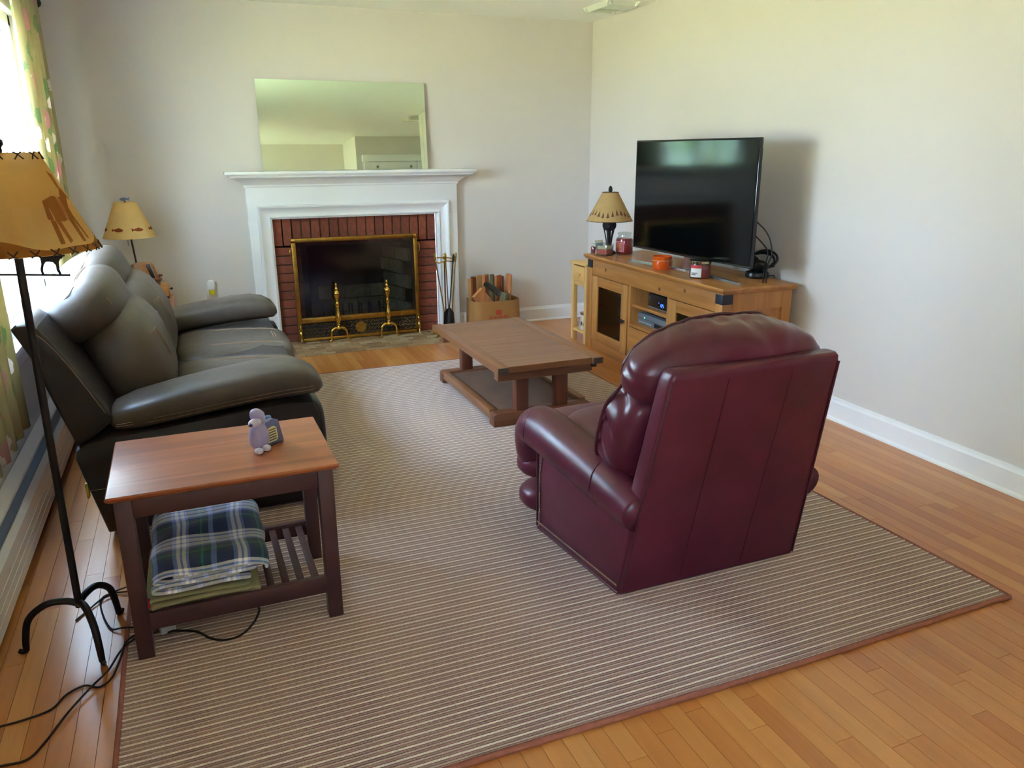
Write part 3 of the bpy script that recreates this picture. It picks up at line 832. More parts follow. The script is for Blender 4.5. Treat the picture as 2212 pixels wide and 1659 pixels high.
K('orange split board of kindling next to the tall plank', (0.085, 0.08, 0.02), (0.080, 0.088, 0.437), 0.034, 0.012, 0, 0, 7)
K('dark narrow kindling strip beside the tall plank', (0.120, 0.072, 0.02), (0.117, 0.08, 0.428), 0.009, 0.010, 2, 0, 8)
K('broad orange block of wood leaning over the box left rim', (0.02, -0.04, 0.10), (-0.165, -0.075, 0.335), 0.052, 0.020, 0, 1.57, 9)
K('knotty grey stub of wood in the front of the box', (0.04, -0.07, 0.12), (0.085, -0.075, 0.318), 0.032, 0.022, 3, 0.5, 10)
lp = thing('leather_loop', 'dark folded strap looped on top of the kindling', 'strap', (-0.862, -0.19, 0.25))
tube('band', [(-0.075, 0.02, 0.128), (-0.03, 0.0, 0.09), (0.03, -0.01, 0.045), (0.045, -0.012, 0.065), (0.0, 0.005, 0.105), (-0.055, 0.025, 0.137)], 0.020, plain('strap_olive', (66, 60, 46), 0.7), lp, 8, 5, closed=True, flat=0.3)

# mirror leaning on the mantel shelf ----------------------------------
MIR = plain('mirror_silver', (228, 248, 230), 0.015, 1.0)
mi = thing('wall_mirror', 'frameless rectangular mirror leaning on the mantel shelf against the wall', 'mirror', (-1.966, -0.030, FZ+0.0895), 0)
tl = math.radians(3.0)
def mirror_part(name, x, y, z, mat):
    return box(name, x, y, z, mat, mi, 0.0006, 1, None, None, Matrix.Rotation(-tl, 4, 'X'))
mirror_part('glass', (-0.622, 0.622), (-0.0055, 0.0), (0.0, 0.632), MIR)
mirror_part('backing', (-0.620, 0.620), (0.0002, 0.003), (0.002, 0.630), plain('mirror_edge_green', (120, 140, 124), 0.3))

# plug-in air freshener ------------------------------------------------
af = thing('air_freshener', 'small white plug-in air freshener with yellow oil on the wall outlet', 'air freshener', (-3.030, 0.018, 0.43))
OUT = plain('outlet_plate', (222, 218, 206), 0.5)
box('outlet_plate', (-0.036, 0.036), (-0.006, 0.0), (-0.03, 0.085), OUT, af, 0.003)
cushion('body', (0, -0.032, 0.068), (0.027, 0.022, 0.038), plain('freshener_white', (238, 238, 232), 0.35), af, 3.0, 8)
box('oil_bottle', (-0.020, 0.020), (-0.050, -0.014), (-0.004, 0.036), plain('freshener_oil', (196, 190, 40), 0.15), af, 0.006)
# ================================================================== rug
def rug_mat():
    m, nt, b = newmat('striped_rug_wool')
    tc = nt.nodes.new('ShaderNodeTexCoord'); sx = nt.nodes.new('ShaderNodeSeparateXYZ'); nt.links.new(tc.outputs['Object'], sx.inputs[0])
    wob = math_(nt, 'MULTIPLY', math_(nt, 'SUBTRACT', ntex(nt, coords(nt, (3.0, 0.2, 1)), 1.0, 2), 0.5), 0.004)
    yy = math_(nt, 'ADD', sx.outputs['Y'], wob)
    fr = math_(nt, 'FRACT', math_(nt, 'ADD', math_(nt, 'MULTIPLY', yy, 1/0.0344), 200.0))
    r = nt.nodes.new('ShaderNodeValToRGB'); r.color_ramp.interpolation = 'CONSTANT'
    st = [(0.0, (238, 225, 210)), (0.18, (84, 68, 80)), (0.31, (178, 142, 134)), (0.46, (132, 102, 102)), (0.57, (204, 182, 164)), (0.66, (102, 82, 90)), (0.78, (176, 142, 134)), (0.90, (130, 102, 104))]
    el = r.color_ramp.elements
    while len(el) < len(st): el.new(0.5)
    for e, (p, c) in zip(el, st): e.position = p; e.color = lin(c)
    nt.links.new(fr, r.inputs[0])
    sp = ntex(nt, coords(nt, (1, 1, 1)), 260, 2, 0.7)
    big = ntex(nt, coords(nt, (0.8, 0.8, 1)), 2.0, 2)
    g = ramp(nt, sp, [(0.25, (0.66, 0.66, 0.66, 1)), (0.75, (1.18, 1.18, 1.18, 1))])
    mx = nt.nodes.new('ShaderNodeMix'); mx.data_type = 'RGBA'; mx.blend_type = 'MULTIPLY'; mx.inputs[0].default_value = 1.0
    nt.links.new(r.outputs[0], mx.inputs[6]); nt.links.new(g, mx.inputs[7])
    nt.links.new(mx.outputs[2], b.inputs['Base Color'])
    b.inputs['Roughness'].default_value = 0.95; b.inputs['Specular IOR Level'].default_value = 0.15
    b.inputs['Sheen Weight'].default_value = 0.25; b.inputs['Sheen Roughness'].default_value = 0.5
    add_bump(nt, b, sp, 0.7, 0.004)
    return m
RX0, RX1, RY0, RY1 = RUG
rc = ((RX0+RX1)/2, (RY0+RY1)/2)
rug = thing('area_rug', 'large brown and cream striped area rug with bound edges', 'rug', (rc[0], rc[1], 0))
hx, hy = (RX1-RX0)/2, (RY1-RY0)/2
P = 0.0086; nr = int(2*hy/P); V, F = [], []
xs = [-hx, -hx*0.5, 0, hx*0.5, hx]
rows = []
for k in range(nr):
    y0 = -hy+P*k
    for f_, z in ((0.0, 0.0085), (0.22, 0.0122), (0.5, 0.0134), (0.78, 0.0122)): rows.append((y0+P*f_, z))
rows.append((hy, 0.0085))
for (y, z) in rows: V += [(x, y, z) for x in xs]
nx = len(xs)
for j in range(len(rows)-1):
    for i in range(nx-1): a = j*nx+i; F.append((a, a+1, a+nx+1, a+nx))
mk('woven_field', V, F, rug_mat(), rug, True, 180, recalc=False)
BIND = plain('rug_binding', (150, 92, 74), 0.85, var=0.15, vscale=40)
for a, b_ in (((-hx, -hy), (hx, -hy)), ((hx, -hy), (hx, hy)), ((hx, hy), (-hx, hy)), ((-hx, hy), (-hx, -hy))):
    n_ = 40; pts = []
    for k in range(n_+1):
        t = k/n_; wv = 0.004*math.sin(9*t+a[0])
        if a[1] == b_[1]: pts.append((a[0]+(b_[0]-a[0])*t, a[1]+wv*(1 if 0 < k < n_ else 0), 0.007))
        else: pts.append((a[0]+wv*(1 if 0 < k < n_ else 0), a[1]+(b_[1]-a[1])*t, 0.007))
    tube('binding', pts, 0.0085, BIND, rug, 8, 0, False)

# ================================================================== coffee table
CT1 = wood('coffee_table_oak', (150, 98, 60), (108, 66, 40), 0, 1.1, 0.36, 0.1)
CT1Y = wood('coffee_table_oak_rail', (152, 102, 64), (114, 70, 44), 1, 1.1, 0.36, 0.1)
CT2 = wood('coffee_table_oak_legs', (130, 74, 48), (84, 46, 32), 2, 1.3, 0.45)
CT2X = wood('coffee_table_oak_feet', (140, 86, 54), (92, 54, 36), 0, 1.3, 0.42)
CTP = plain('coffee_table_tray_panel', (112, 82, 62), 0.65, var=0.15, vscale=5)
CTE = wood('coffee_table_end_grain', (82, 62, 50), (54, 40, 34), 0, 3, 0.6)
ct = thing('coffee_table', 'low oak trestle coffee table with lower tray shelf on the rug', 'table', (-1.452, -1.985, 0.013))
cw, cl, cz = 0.306, 0.568, 0.352
rail = 0.062
for s in (-1, 1):
    x0 = -cw if s < 0 else cw-rail
    o = box('edge_board', (x0, x0+rail), (-cl-0.012, cl+0.012), (cz-0.036, cz), CT1Y, ct, 0.004)
    box('end_grain', (x0+0.002, x0+rail-0.002), (-cl-0.0145, -cl-0.0115), (cz-0.034, cz-0.002), CTE, o, 0.001)
nb = 7; pw = 2*cl/nb
for k in range(nb):
    box('top_board', (-cw+rail+0.0012, cw-rail-0.0012), (-cl+pw*k+0.0004, -cl+pw*(k+1)-0.0004), (cz-0.034, cz-0.0012), CT1, ct, 0.0012, 1)
for s, fy in ((-1, -0.450), (1, 0.450)):
    box('cross_beam', (-cw+0.022, cw-0.035), (fy-0.030-(0.045 if s < 0 else 0), fy+0.030-(0.045 if s < 0 else 0)), (cz-0.088, cz-0.037), CT2X, ct, 0.003)
    for px in (-0.125, 0.110):
        box('post', (px-0.036, px+0.036), (fy-0.028, fy+0.028), (0.070, cz-0.036), CT2, ct, 0.003)
    prism('foot', [(-cw+0.012, 0.0), (cw-0.012, 0.0), (cw-0.012, 0.062), (cw-0.026, 0.072), (-cw+0.026, 0.072), (-cw+0.012, 0.062)], 'y', fy-0.036, fy+0.036, CT2X, ct, 0.003)
for s in (-1, 1):
    xx = s*0.272
    box('tray_rail', (xx-0.020, xx+0.020), (-0.413, 0.413), (0.028, 0.078), CT1Y, ct, 0.003)
box('tray_panel', (-0.254, 0.254), (-0.413, 0.413), (0.050, 0.060), CTP, ct, 0.001)
box('clamp_block', (cw-0.045, cw-0.020), (-cl+0.02, -cl+0.05), (cz-0.062, cz-0.037), BLACKM, ct, 0.004)

# ================================================================== near end table
ETT = wood('end_table_cherry_top', (190, 114, 70), (138, 76, 46), 0, 0.8, 0.36, 0.1, 0.25, (0.34, 0.68))
ETD = plain('end_table_dark_brown', (76, 47, 48), 0.42, var=0.10, vscale=12)
def end_table(label, loc, rz, w_, d_, h_, slat=True):
    t = thing('end_table', label, 'table', loc, rz)
    tz = h_
    V = []
    hw, hd = w_/2, d_/2
    prof = [(0.0, tz-0.022), (0.006, tz-0.020), (0.014, tz-0.012), (0.016, tz-0.006), (0.012, tz-0.0015), (0.006, tz)]
    loft('tabletop', [[(sx*(hw-0.016+o), sy*(hd-0.016+o), z) for sx, sy in ((-1, -1), (1, -1), (1, 1), (-1, 1))] for o, z in prof], ETT, t, True, 30)
    lw = 0.045; ins = 0.018
    for sx in (-1, 1):
        for sy in (-1, 1):
            cx, cyy = sx*(hw-ins-lw/2), sy*(hd-ins-lw/2)
            box('leg', (cx-lw/2, cx+lw/2), (cyy-lw/2, cyy+lw/2), (0.0, tz-0.022), ETD, t, 0.003)
    for sy in (-1, 1):
        yy = sy*(hd-ins-0.012)
        box('apron', (-hw+ins+lw, hw-ins-lw), (yy-0.010, yy+0.010), (tz-0.078, tz-0.022), ETD, t, 0.002)
        box('stretcher', (-hw+ins+lw, hw-ins-lw), (yy-0.010, yy+0.010), (0.090, 0.145), ETD, t, 0.002)
    for sx in (-1, 1):
        xx = sx*(hw-ins-0.012)
        box('side_apron', (xx-0.010, xx+0.010), (-hd+ins+lw, hd-ins-lw), (tz-0.078, tz-0.022), ETD, t, 0.002)
    if slat:
        ns = 11
        for k in range(ns):
            xx = -hw+ins+0.05+(2*hw-2*ins-0.10)*(k+0.5)/ns
            box('shelf_slat', (xx-0.011, xx+0.011), (-hd+ins+0.021, hd-ins-0.021), (0.122, 0.134), ETD, t, 0.0015)
    return t
end_table('cherry topped dark end table with slatted shelf beside the near sofa arm', (-3.120, -3.700, 0.012), math.radians(0.5), 0.632, 0.478, 0.525)
end_table('dark end table at the far end of the sofa, carrying the rocking chair lamp', (-3.50, -0.72, 0.0), math.radians(90), 0.62, 0.45, 0.515, False)

# folded blankets on the shelf -----------------------------------------
def plaid():
    m, nt, b = newmat('blue_green_plaid_fleece')
    tc = nt.nodes.new('ShaderNodeTexCoord'); uv = tc.outputs['UV']
    sx = nt.nodes.new('ShaderNodeSeparateXYZ'); nt.links.new(uv, sx.inputs[0])
    def bands(src, per, stops):
        fr = math_(nt, 'FRACT', math_(nt, 'ADD', math_(nt, 'MULTIPLY', src, 1.0/per), 50.0))
        r = nt.nodes.new('ShaderNodeValToRGB'); r.color_ramp.interpolation = 'CONSTANT'; el = r.color_ramp.elements
        while len(el) < len(stops): el.new(0.5)
        for e, (p, c) in zip(el, stops): e.position = p; e.color = lin(c)
        nt.links.new(fr, r.inputs[0]); return r.outputs[0]
    N, G, W_, B, g2 = (40, 54, 96), (34, 66, 68), (252, 252, 255), (130, 156, 222), (50, 132, 98)
    st1 = [(0.0, N), (0.20, B), (0.27, W_), (0.33, B), (0.37, W_), (0.43, B), (0.48, N), (0.58, G), (0.68, g2), (0.72, G), (0.84, B), (0.93, N)]
    st2 = [(0.0, N), (0.18, G), (0.30, g2), (0.34, G), (0.44, N), (0.50, B), (0.56, W_), (0.66, B), (0.69, W_), (0.78, B), (0.82, W_), (0.88, N)]
    a = bands(sx.outputs['X'], 0.165, st1); c = bands(sx.outputs['Y'], 0.150, st2)
    mx = nt.nodes.new('ShaderNodeMix'); mx.data_type = 'RGBA'; mx.inputs[0].default_value = 0.5
    nt.links.new(a, mx.inputs[6]); nt.links.new(c, mx.inputs[7]); nt.links.new(mx.outputs[2], b.inputs['Base Color'])
    b.inputs['Roughness'].default_value = 1.0; b.inputs['Specular IOR Level'].default_value = 0.1
    b.inputs['Sheen Weight'].default_value = 0.4
    add_bump(nt, b, ntex(nt, coords(nt), 240, 3), 0.5, 0.003)
    return m
def cloth_strip(name, path, half, mat, parent, thick=0.012, wob=0.006, seed=1, skew=0.0, slope=0.0):
    """a cloth whose cross-section follows path [(x,z)...] and is 2*half wide along y, with uv in metres"""
    P = [Vector((p[0], 0, p[1])) for p in path]; P = crom(P, 6)
    S = [0.0]
    for a, b_ in zip(P, P[1:]): S.append(S[-1]+(b_-a).length)
    nv = 16; V, F, UV = [], [], []
    for i, p in enumerate(P):
        for j in range(nv+1):
            v = -1+2*j/nv
            d = Vector((noise.noise(Vector((S[i]*7, v*2+seed, seed)))*wob, noise.noise(Vector((S[i]*5, v*1.5, seed+9)))*wob*0.8, noise.noise(Vector((S[i]*6, v*2.2, seed+5)))*wob*1.6))
            ed = 1-0.10*abs(v)**6
            V.append((p.x*(1)+d.x, v*half+skew*p.z+d.y, p.z*ed*(1+slope*v)+d.z)); UV.append((S[i], v*half))
    n = nv+1
    for i in range(len(P)-1):
        for j in range(nv): F.append((i*n+j, i*n+j+1, (i+1)*n+j+1, (i+1)*n+j))
    o = mk(name, V, F, mat, parent, True, 180, recalc=False)
    ul = o.data.uv_layers.new(name='UVMap')
    for lp_ in o.data.loops: ul.data[lp_.index].uv = UV[lp_.vertex_index]
    md = o.modifiers.new('thickness', 'SOLIDIFY'); md.thickness = thick; md.offset = 0
    sb = o.modifiers.new('soft', 'SUBSURF'); sb.levels = 1; sb.render_levels = 1
    return o
KHA = plain('khaki_blanket', (150, 146, 112), 0.95, spec=0.1, bump=(180, 0.4, 0.003), var=0.08)
kb = thing('khaki_blanket', 'folded khaki blanket under the plaid one on the table shelf', 'blanket', (-3.215, -3.725, 0.146))
cloth_strip('fold', [(0.140, 0.022), (-0.10, 0.024), (-0.146, 0.018), (-0.10, 0.006), (0.12, 0.006), (0.150, 0.012), (0.13, 0.020)], 0.186, KHA, kb, 0.012, 0.004, 3)
cloth_strip('fold', [(-0.152, 0.020), (-0.146, 0.036), (0.0, 0.038), (0.130, 0.034)], 0.180, KHA, kb, 0.012, 0.004, 6)
tube('red_corner', [(-0.156, -0.165, 0.040), (-0.158, -0.178, 0.032), (-0.156, -0.180, 0.020)], 0.007, plain('red_cloth_trim', (170, 30, 46), 0.8), kb, 6, 3)
PL = plaid()
pb = thing('plaid_blanket', 'folded navy, green and white plaid fleece blanket on top of the khaki one', 'blanket', (-3.200, -3.720, 0.196))
cloth_strip('fold', [(0.120, 0.008), (0.0, 0.008), (-0.130, 0.010), (-0.154, 0.022), (-0.125, 0.034), (0.0, 0.034), (0.085, 0.033)], 0.190, PL, pb, 0.012, 0.004, 2, 0, 0.15)
cloth_strip('fold', [(0.140, 0.048), (0.0, 0.048), (-0.115, 0.050), (-0.150, 0.066), (-0.112, 0.092), (0.0, 0.094), (0.110, 0.088), (0.160, 0.070), (0.164, 0.046)], 0.186, PL, pb, 0.014, 0.010, 8, 0.0, 0.34)
cloth_strip('fold', [(-0.10, 0.069), (0.0, 0.070), (0.135, 0.066)], 0.172, PL, pb, 0.030, 0.003, 8, 0.0, 0.34)

# figurine --------------------------------------------------------------
LIL = plain('lilac_glaze', (168, 160, 204), 0.38, var=0.10, vscale=40)
LILW = plain('lilac_glaze_pale', (206, 202, 226), 0.35)
DKB = plain('dark_blue_glaze', (64, 70, 120), 0.35)
CRM = plain('cream_glaze', (224, 216, 160), 0.45)
GRT = plain('grey_relief_lines', (112, 108, 98), 0.6)
fg = thing('dog_figurine', 'small lilac glazed dog figurine holding a blue sign with cream panel', 'figurine', (-3.018, -3.716, 0.5375), math.radians(38)); fg.scale = (1.12,)*3
cushion('body', (0.0, -0.012, 0.044), (0.024, 0.020, 0.040), LIL, fg, 2.3, 10, lambda q: (q.x*(1.15-q.z*6), q.y*(1.15-q.z*5), q.z))
cushion('head', (-0.002, -0.016, 0.100), (0.020, 0.017, 0.023), LIL, fg, 2.2, 10, lambda q: (q.x-q.z*0.25, q.y, q.z))
cushion('muzzle', (-0.022, -0.026, 0.088), (0.020, 0.012, 0.012), LILW, fg, 2.2, 8)
cushion('nose', (-0.042, -0.032, 0.088), (0.0055, 0.006, 0.005), DKB, fg, 2.0, 6)
cushion('ear', (0.012, -0.020, 0.090), (0.007, 0.008, 0.022), LIL, fg, 2.2, 6)
for s in (-1, 1): cushion('paw', (-0.012+s*0.014, -0.036, 0.009), (0.011, 0.012, 0.009), LILW, fg, 2.2, 8)
prism('sign_board', [(0.008, 0.0), (0.088, 0.0), (0.074, 0.066), (0.050, 0.078), (0.026, 0.072), (0.014, 0.04)], 'y', -0.016, 0.012, plain('sign_blue_grey', (104, 108, 148), 0.45), fg, 0.004)
sp_ = prism('cream_panel', [(0.026, 0.010), (0.058, 0.010), (0.064, 0.018), (0.060, 0.050), (0.050, 0.056), (0.032, 0.054), (0.024, 0.046)], 'y', -0.019, -0.014, CRM, fg, 0.0015)
for k in range(5):
    box('relief_line', (0.030, 0.056), (-0.0205, -0.0188), (0.016+0.0075*k, 0.019+0.0075*k), GRT, sp_, 0.0004)
cushion('knob', (0.020, 0.0, 0.076), (0.006, 0.006, 0.012), CRM, fg, 2.2, 6)
cushion('knob', (0.050, 0.002, 0.076), (0.011, 0.008, 0.008), plain('knob_blue', (96, 124, 178), 0.4), fg, 2.2, 6)
# ================================================================== sofa
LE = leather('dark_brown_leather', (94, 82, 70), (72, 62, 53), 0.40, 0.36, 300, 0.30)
LED = leather('near_black_leather', (52, 44, 42), (38, 32, 31), 0.34, 0.40, 300, 0.15)
THR = plain('tan_thread', (142, 116, 92), 0.8)
so = thing('leather_sofa', 'dark brown leather reclining loveseat with tan stitching under the window', 'sofa', (-3.20, -2.10, 0))
OXs, OYs = -3.20, -2.10
def S(x, y, z): return Vector((x-OXs, y-OYs, z))
def sec(ys, zs, x, k=24, e=0.55):
    P = []
    for i in range(k):
        a = 2*math.pi*i/k; c_, s_ = math.cos(a), math.sin(a)
        y = (ys[0]+ys[1])/2+(ys[1]-ys[0])/2*math.copysign(abs(c_)**e, c_); z = (zs[0]+zs[1])/2+(zs[1]-zs[0])/2*math.copysign(abs(s_)**e, s_)
        P.append(S(x, y, z))
    return P
SY0, SY1 = -3.045, -1.150     # outer ends
# base box with rounded rear top corner
bp = [(-3.555, 0.03), (-3.625, 0.345), (-3.618, 0.375), (-3.585, 0.40), (-3.50, 0.415), (-2.85, 0.470), (-2.745, 0.455), (-2.728, 0.41), (-2.745, 0.04), (-2.76, 0.03)]
def soft_prism(name, poly, y0, y1, e, mat):
    P = [Vector((x-OXs, 0, z)) for x, z in poly]; c = sum(P, Vector())/len(P)
    def ring(y, k):
        R_ = []
        for p in P:
            d = p-c; R_.append(c+d*(1-k/max(d.length, 0.05))+Vector((0, y-OYs, 0)))
        return R_
    sx = 1 if y1 > y0 else -1
    return loft(name, [ring(y0, e), ring(y0+0.3*e, 0.35*e), ring(y0+e, 0), ring(y1-e, 0), ring(y1-0.3*e, 0.35*e), ring(y1, e)], mat, so, True, 33)
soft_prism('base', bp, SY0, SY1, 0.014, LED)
# outer back shell, leaning to the window
sp = [(-3.610, 0.385), (-3.660, 0.55), (-3.715, 0.75), (-3.752, 0.842), (-3.735, 0.856), (-3.700, 0.856), (-3.672, 0.845), (-3.640, 0.80), (-3.575, 0.68), (-3.500, 0.53), (-3.482, 0.485), (-3.490, 0.462), (-3.560, 0.41)]
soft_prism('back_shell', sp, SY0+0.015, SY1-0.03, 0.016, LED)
# arms: fat rolls, low at the back, swelling to the front
def arm(y0, y1):
    prof = [(-3.500, .440, .485, .40), (-3.475, .425, .512, .8), (-3.40, .424, .538, 1), (-3.25, .440, .570, 1), (-3.10, .456, .594, 1), (-2.95, .472, .612, 1), (-2.84, .478, .615, 1), (-2.77, .480, .600, .98), (-2.725, .486, .572, .92), (-2.706, .505, .545, .78)]
    m = (y0+y1)/2; h = (y1-y0)/2
    return loft('arm', [sec((m-h*k, m+h*k), (a, b_), x, 28, 0.62) for x, a, b_, k in prof], LE, so, True, 180)
near_arm = arm(SY0-0.020, -2.79)
far_arm = arm(-1.41, SY1+0.020)
# arm fronts
for (a, b_) in ((SY0+0.005, -2.80), (-1.40, SY1-0.005)):
    m = (a+b_)/2
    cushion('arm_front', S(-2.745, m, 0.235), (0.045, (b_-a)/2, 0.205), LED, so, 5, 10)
# superellipsoid with known surface so stitching can follow it
def pad(name, c, h, p, tilt, fn=None, mat=LE, n=14):
    o = cushion(name, S(*c), h, mat, so, p, n, fn, (0, tilt, 0))
    R_ = Matrix.Rotation(tilt, 3, 'Y')
    def surf(u, v, w_, off=0.0008):
        s = (abs(u)**p+abs(v)**p+abs(w_)**p)**(1/p)
        q = Vector((u/s*h[0], v/s*h[1], w_/s*h[2]))
        if fn: q = Vector(fn(q))
        q = q*(1+off/max(0.05, q.length))
        return S(*c)+R_ @ q
    return o, surf
ST = []
def stitch(fn_, pts, parent_list=ST, gap=None):
    ds = [Vector((0, 0, 0))]
    P = crom([fn_(*q) for q in pts], 8)
    ST.append((P, 0.0020))
def stitch2(fn_, pts, du):
    stitch(fn_, pts); stitch(fn_, [tuple(a+b_ for a, b_ in zip(q, du)) for q in pts])
bulge = lambda q: (q.x*(1+0.25*(1-(q.z/0.26)**2)*(q.x > 0)), q.y, q.z)
for yc, hw, dz in ((-2.445, 0.345, 0.0), (-1.755, 0.345, 0.015)):
    seat, sf = pad('seat_cushion', (-2.985, yc, 0.375), (0.305, hw, 0.105), 4.2, 0.03)
    back, bf = pad('back_cushion', (-3.435, yc, 0.600+dz), (0.135, hw, 0.245), 3.0, -0.30, bulge)
    head, hf = pad('headrest', (-3.572-dz*1.6, yc, 0.826+dz), (0.158, hw, 0.124), 3.0, -0.42)
    wingf = None
    stitch2(sf, [(-0.9, 0.52, 1), (-0.2, 0.50, 1), (0.5, 0.50, 1), (0.9, 0.52, 1)], (0, 0.05, 0))
    stitch2(sf, [(0.72, -0.95, 1), (0.72, 0, 1), (0.72, 0.95, 1)], (0.06, 0, 0))
    stitch2(sf, [(-0.9, -0.52, 1), (-0.2, -0.50, 1), (0.5, -0.50, 1), (0.9, -0.52, 1)], (0, -0.05, 0))
    stitch2(bf, [(1, -0.95, 0.42), (1, -0.55, 0.34), (1, 0.55, 0.34), (1, 0.95, 0.42)], (0, 0, 0.05))
    stitch2(bf, [(1, -0.55, 0.34), (1, -0.50, -0.1), (1, -0.45, -0.8)], (0, 0.04, 0))
    stitch2(bf, [(1, 0.55, 0.34), (1, 0.50, -0.1), (1, 0.45, -0.8)], (0, -0.04, 0))
    stitch2(hf, [(0.25, -0.98, 1), (0.3, -0.4, 1), (0.3, 0.4, 1), (0.25, 0.98, 1)], (0.05, 0, 0))
    stitch(hf, [(-0.95, -0.98, 0.5), (0.0, -0.98, 0.7), (0.28, -0.98, 1)]); stitch(hf, [(0.28, -0.98, 1), (0.9, -0.98, 0.1), (0.8, -0.98, -0.9)])
    stitch2(hf, [(-0.9, 0.5, 1), (0.3, 0.5, 1)], (0, 0.05, 0))
    cushion('footrest_panel', S(-2.735, yc, 0.215), (0.035, hw-0.01, 0.155), LE, so, 5, 8)
# seams on the near arm and shell
for dz in (0.0, 0.014):
    ST.append((crom([S(-3.47, SY0-0.008, 0.455+dz*.5), S(-3.30, SY0-0.0195, 0.466+dz), S(-3.05, SY0-0.0205, 0.494+dz), S(-2.85, SY0-0.0205, 0.512+dz), S(-2.755, SY0-0.018, 0.516+dz), S(-2.712, SY0+0.03, 0.520+dz)], 8), 0.0013))
ST.append((crom([S(-3.500, SY0+0.0142, 0.505), S(-3.590, SY0+0.0142, 0.69), S(-3.650, SY0+0.0142, 0.790), S(-3.690, SY0+0.0142, 0.832)], 6), 0.0018))
ST.append((crom([S(-3.60, SY0-0.0008, 0.215), S(-3.4, SY0-0.0008, 0.215), S(-2.80, SY0-0.0008, 0.215)], 4), 0.0012))
stuff(tubes('stitching', ST, THR, so, 5))
box('care_tag', (-3.606-OXs, -3.598-OXs), (SY0-0.002-OYs, SY0+0.03-OYs), (0.185, 0.245), plain('yellow_care_tag', (176, 158, 50), 0.6), so, 0.0005)
for (x, y) in ((-3.50, -2.95), (-2.80, -2.95), (-3.50, -1.25), (-2.80, -1.25)):
    lathe('foot', [(0.022, 0.0), (0.026, 0.02), (0.026, 0.045)], BLACKP, so, 12, tuple(S(x, y, 0.0005)))

# ================================================================== recliner
LB = leather('burgundy_leather', (96, 37, 51), (75, 28, 40), 0.34, 0.40, 320, 0.16)
LBW = leather('burgundy_leather_creased', (102, 39, 53), (78, 29, 41), 0.31, 0.42, 320, 0.22)
WELT = leather('burgundy_welt', (78, 28, 38), (64, 24, 32), 0.36, 0.5, 320, 0.1)
NAIL = plain('nailhead_pewter', (224, 210, 188), 0.25, 1.0)
rcX, rcY = -1.60, -3.87
re_ = thing('leather_recliner', 'burgundy leather rolled-arm recliner with nailhead trim, its back to the camera', 'armchair', (rcX, rcY, 0.0134))
def Rr(x, y, z): return Vector((x-rcX, y-rcY, z-0.0134))
# lower body: sides flare slightly to the front
def brow(y, x0, x1, z0, z1):
    return [Rr(x0, y, z0), Rr(x1, y, z0), Rr(x1, y, z1), Rr(x0, y, z1)]
def rr_ring(y, x0, x1, z0, z1, r=0.02):
    P = []
    for cx, cz, a0 in ((x1-r, z1-r, 0), (x0+r, z1-r, 90), (x0+r, z0+r, 180), (x1-r, z0+r, 270)):
        for k in range(4):
            a = math.radians(a0+30*k); P.append(Rr(cx+r*math.cos(a), y, cz+r*math.sin(a)))
    return P
bm = bmesh.new()
bv = [bm.verts.new(Rr(*q)) for q in ((-1.962, -4.160, 0.016), (-1.232, -4.160, 0.016), (-1.182, -3.628, 0.016), (-2.012, -3.628, 0.016),
                                     (-1.955, -4.225, 0.350), (-1.240, -4.225, 0.350), (-1.182, -3.628, 0.385), (-2.012, -3.628, 0.385))]
for f_ in ((0, 1, 2, 3), (4, 5, 6, 7), (0, 1, 5, 4), (1, 2, 6, 5), (2, 3, 7, 6), (3, 0, 4, 7)): bm.faces.new([bv[k] for k in f_])
bmesh.ops.bevel(bm, geom=list(bm.edges), offset=0.010, segments=2, affect='EDGES', profile=0.5)
from_bm('body', bm, LB, re_, True, 35)
# front: three stacked padded rolls of the footrest
for zc, hh, yf in ((0.372, 0.066, -3.455), (0.248, 0.070, -3.470), (0.118, 0.072, -3.492)):
    cushion('footrest_roll', Rr(-1.597, yf-0.050, zc), (0.445, 0.118, hh), LB, re_, 3.2, 12)
cushion('seat_cushion', Rr(-1.597, -3.76, 0.385), (0.30, 0.28, 0.085), LB, re_, 3.6, 12)
# rolled arms
def rarm(s):
    def X(x): return rcX+(x-rcX) if s < 0 else (-1.597*2-x)
    pts = [(-1.925, -4.225, 0.326), (-1.928, -4.12, 0.343), (-1.940, -3.95, 0.372), (-1.958, -3.80, 0.398), (-1.972, -3.66, 0.415), (-1.980, -3.575, 0.412), (-1.983, -3.535, 0.375), (-1.983, -3.525, 0.300), (-1.980, -3.530, 0.225)]
    rad = [0.060, 0.074, 0.083, 0.087, 0.088, 0.086, 0.080, 0.068, 0.045]
    P = crom([Rr(X(a), b_, c) for a, b_, c in pts], 6)
    n = len(P); m = len(rad)-1
    Rd = []
    for i in range(n):
        t = i/(n-1)*m; k = min(m-1, int(t)); Rd.append(rad[k]+(rad[k+1]-rad[k])*(t-k))
    V, F = tube_data(P, Rd, 20)
    o = mk('arm', V, F, LB, re_, True, 180)
    # pleat creases on the top
    for yy in (-4.03, -3.965, -3.60):
        t = (yy+4.195)
        xc = X(-1.932 if yy < -3.9 else -1.976); zc = 0.360 if yy < -3.9 else 0.413; rr_ = 0.081 if yy < -3.9 else 0.0885
        tube('pleat', [Rr(xc+s*rr_*math.sin(a), yy+0.01*math.cos(2*a), zc+rr_*math.cos(a)) for a in (0.25, 0.6, 1.0, 1.4, 1.75)], [0.0008, 0.0016, 0.002, 0.0016, 0.0008], WELT, o, 5, 3)
    return o
rarm(-1); rarm(1)
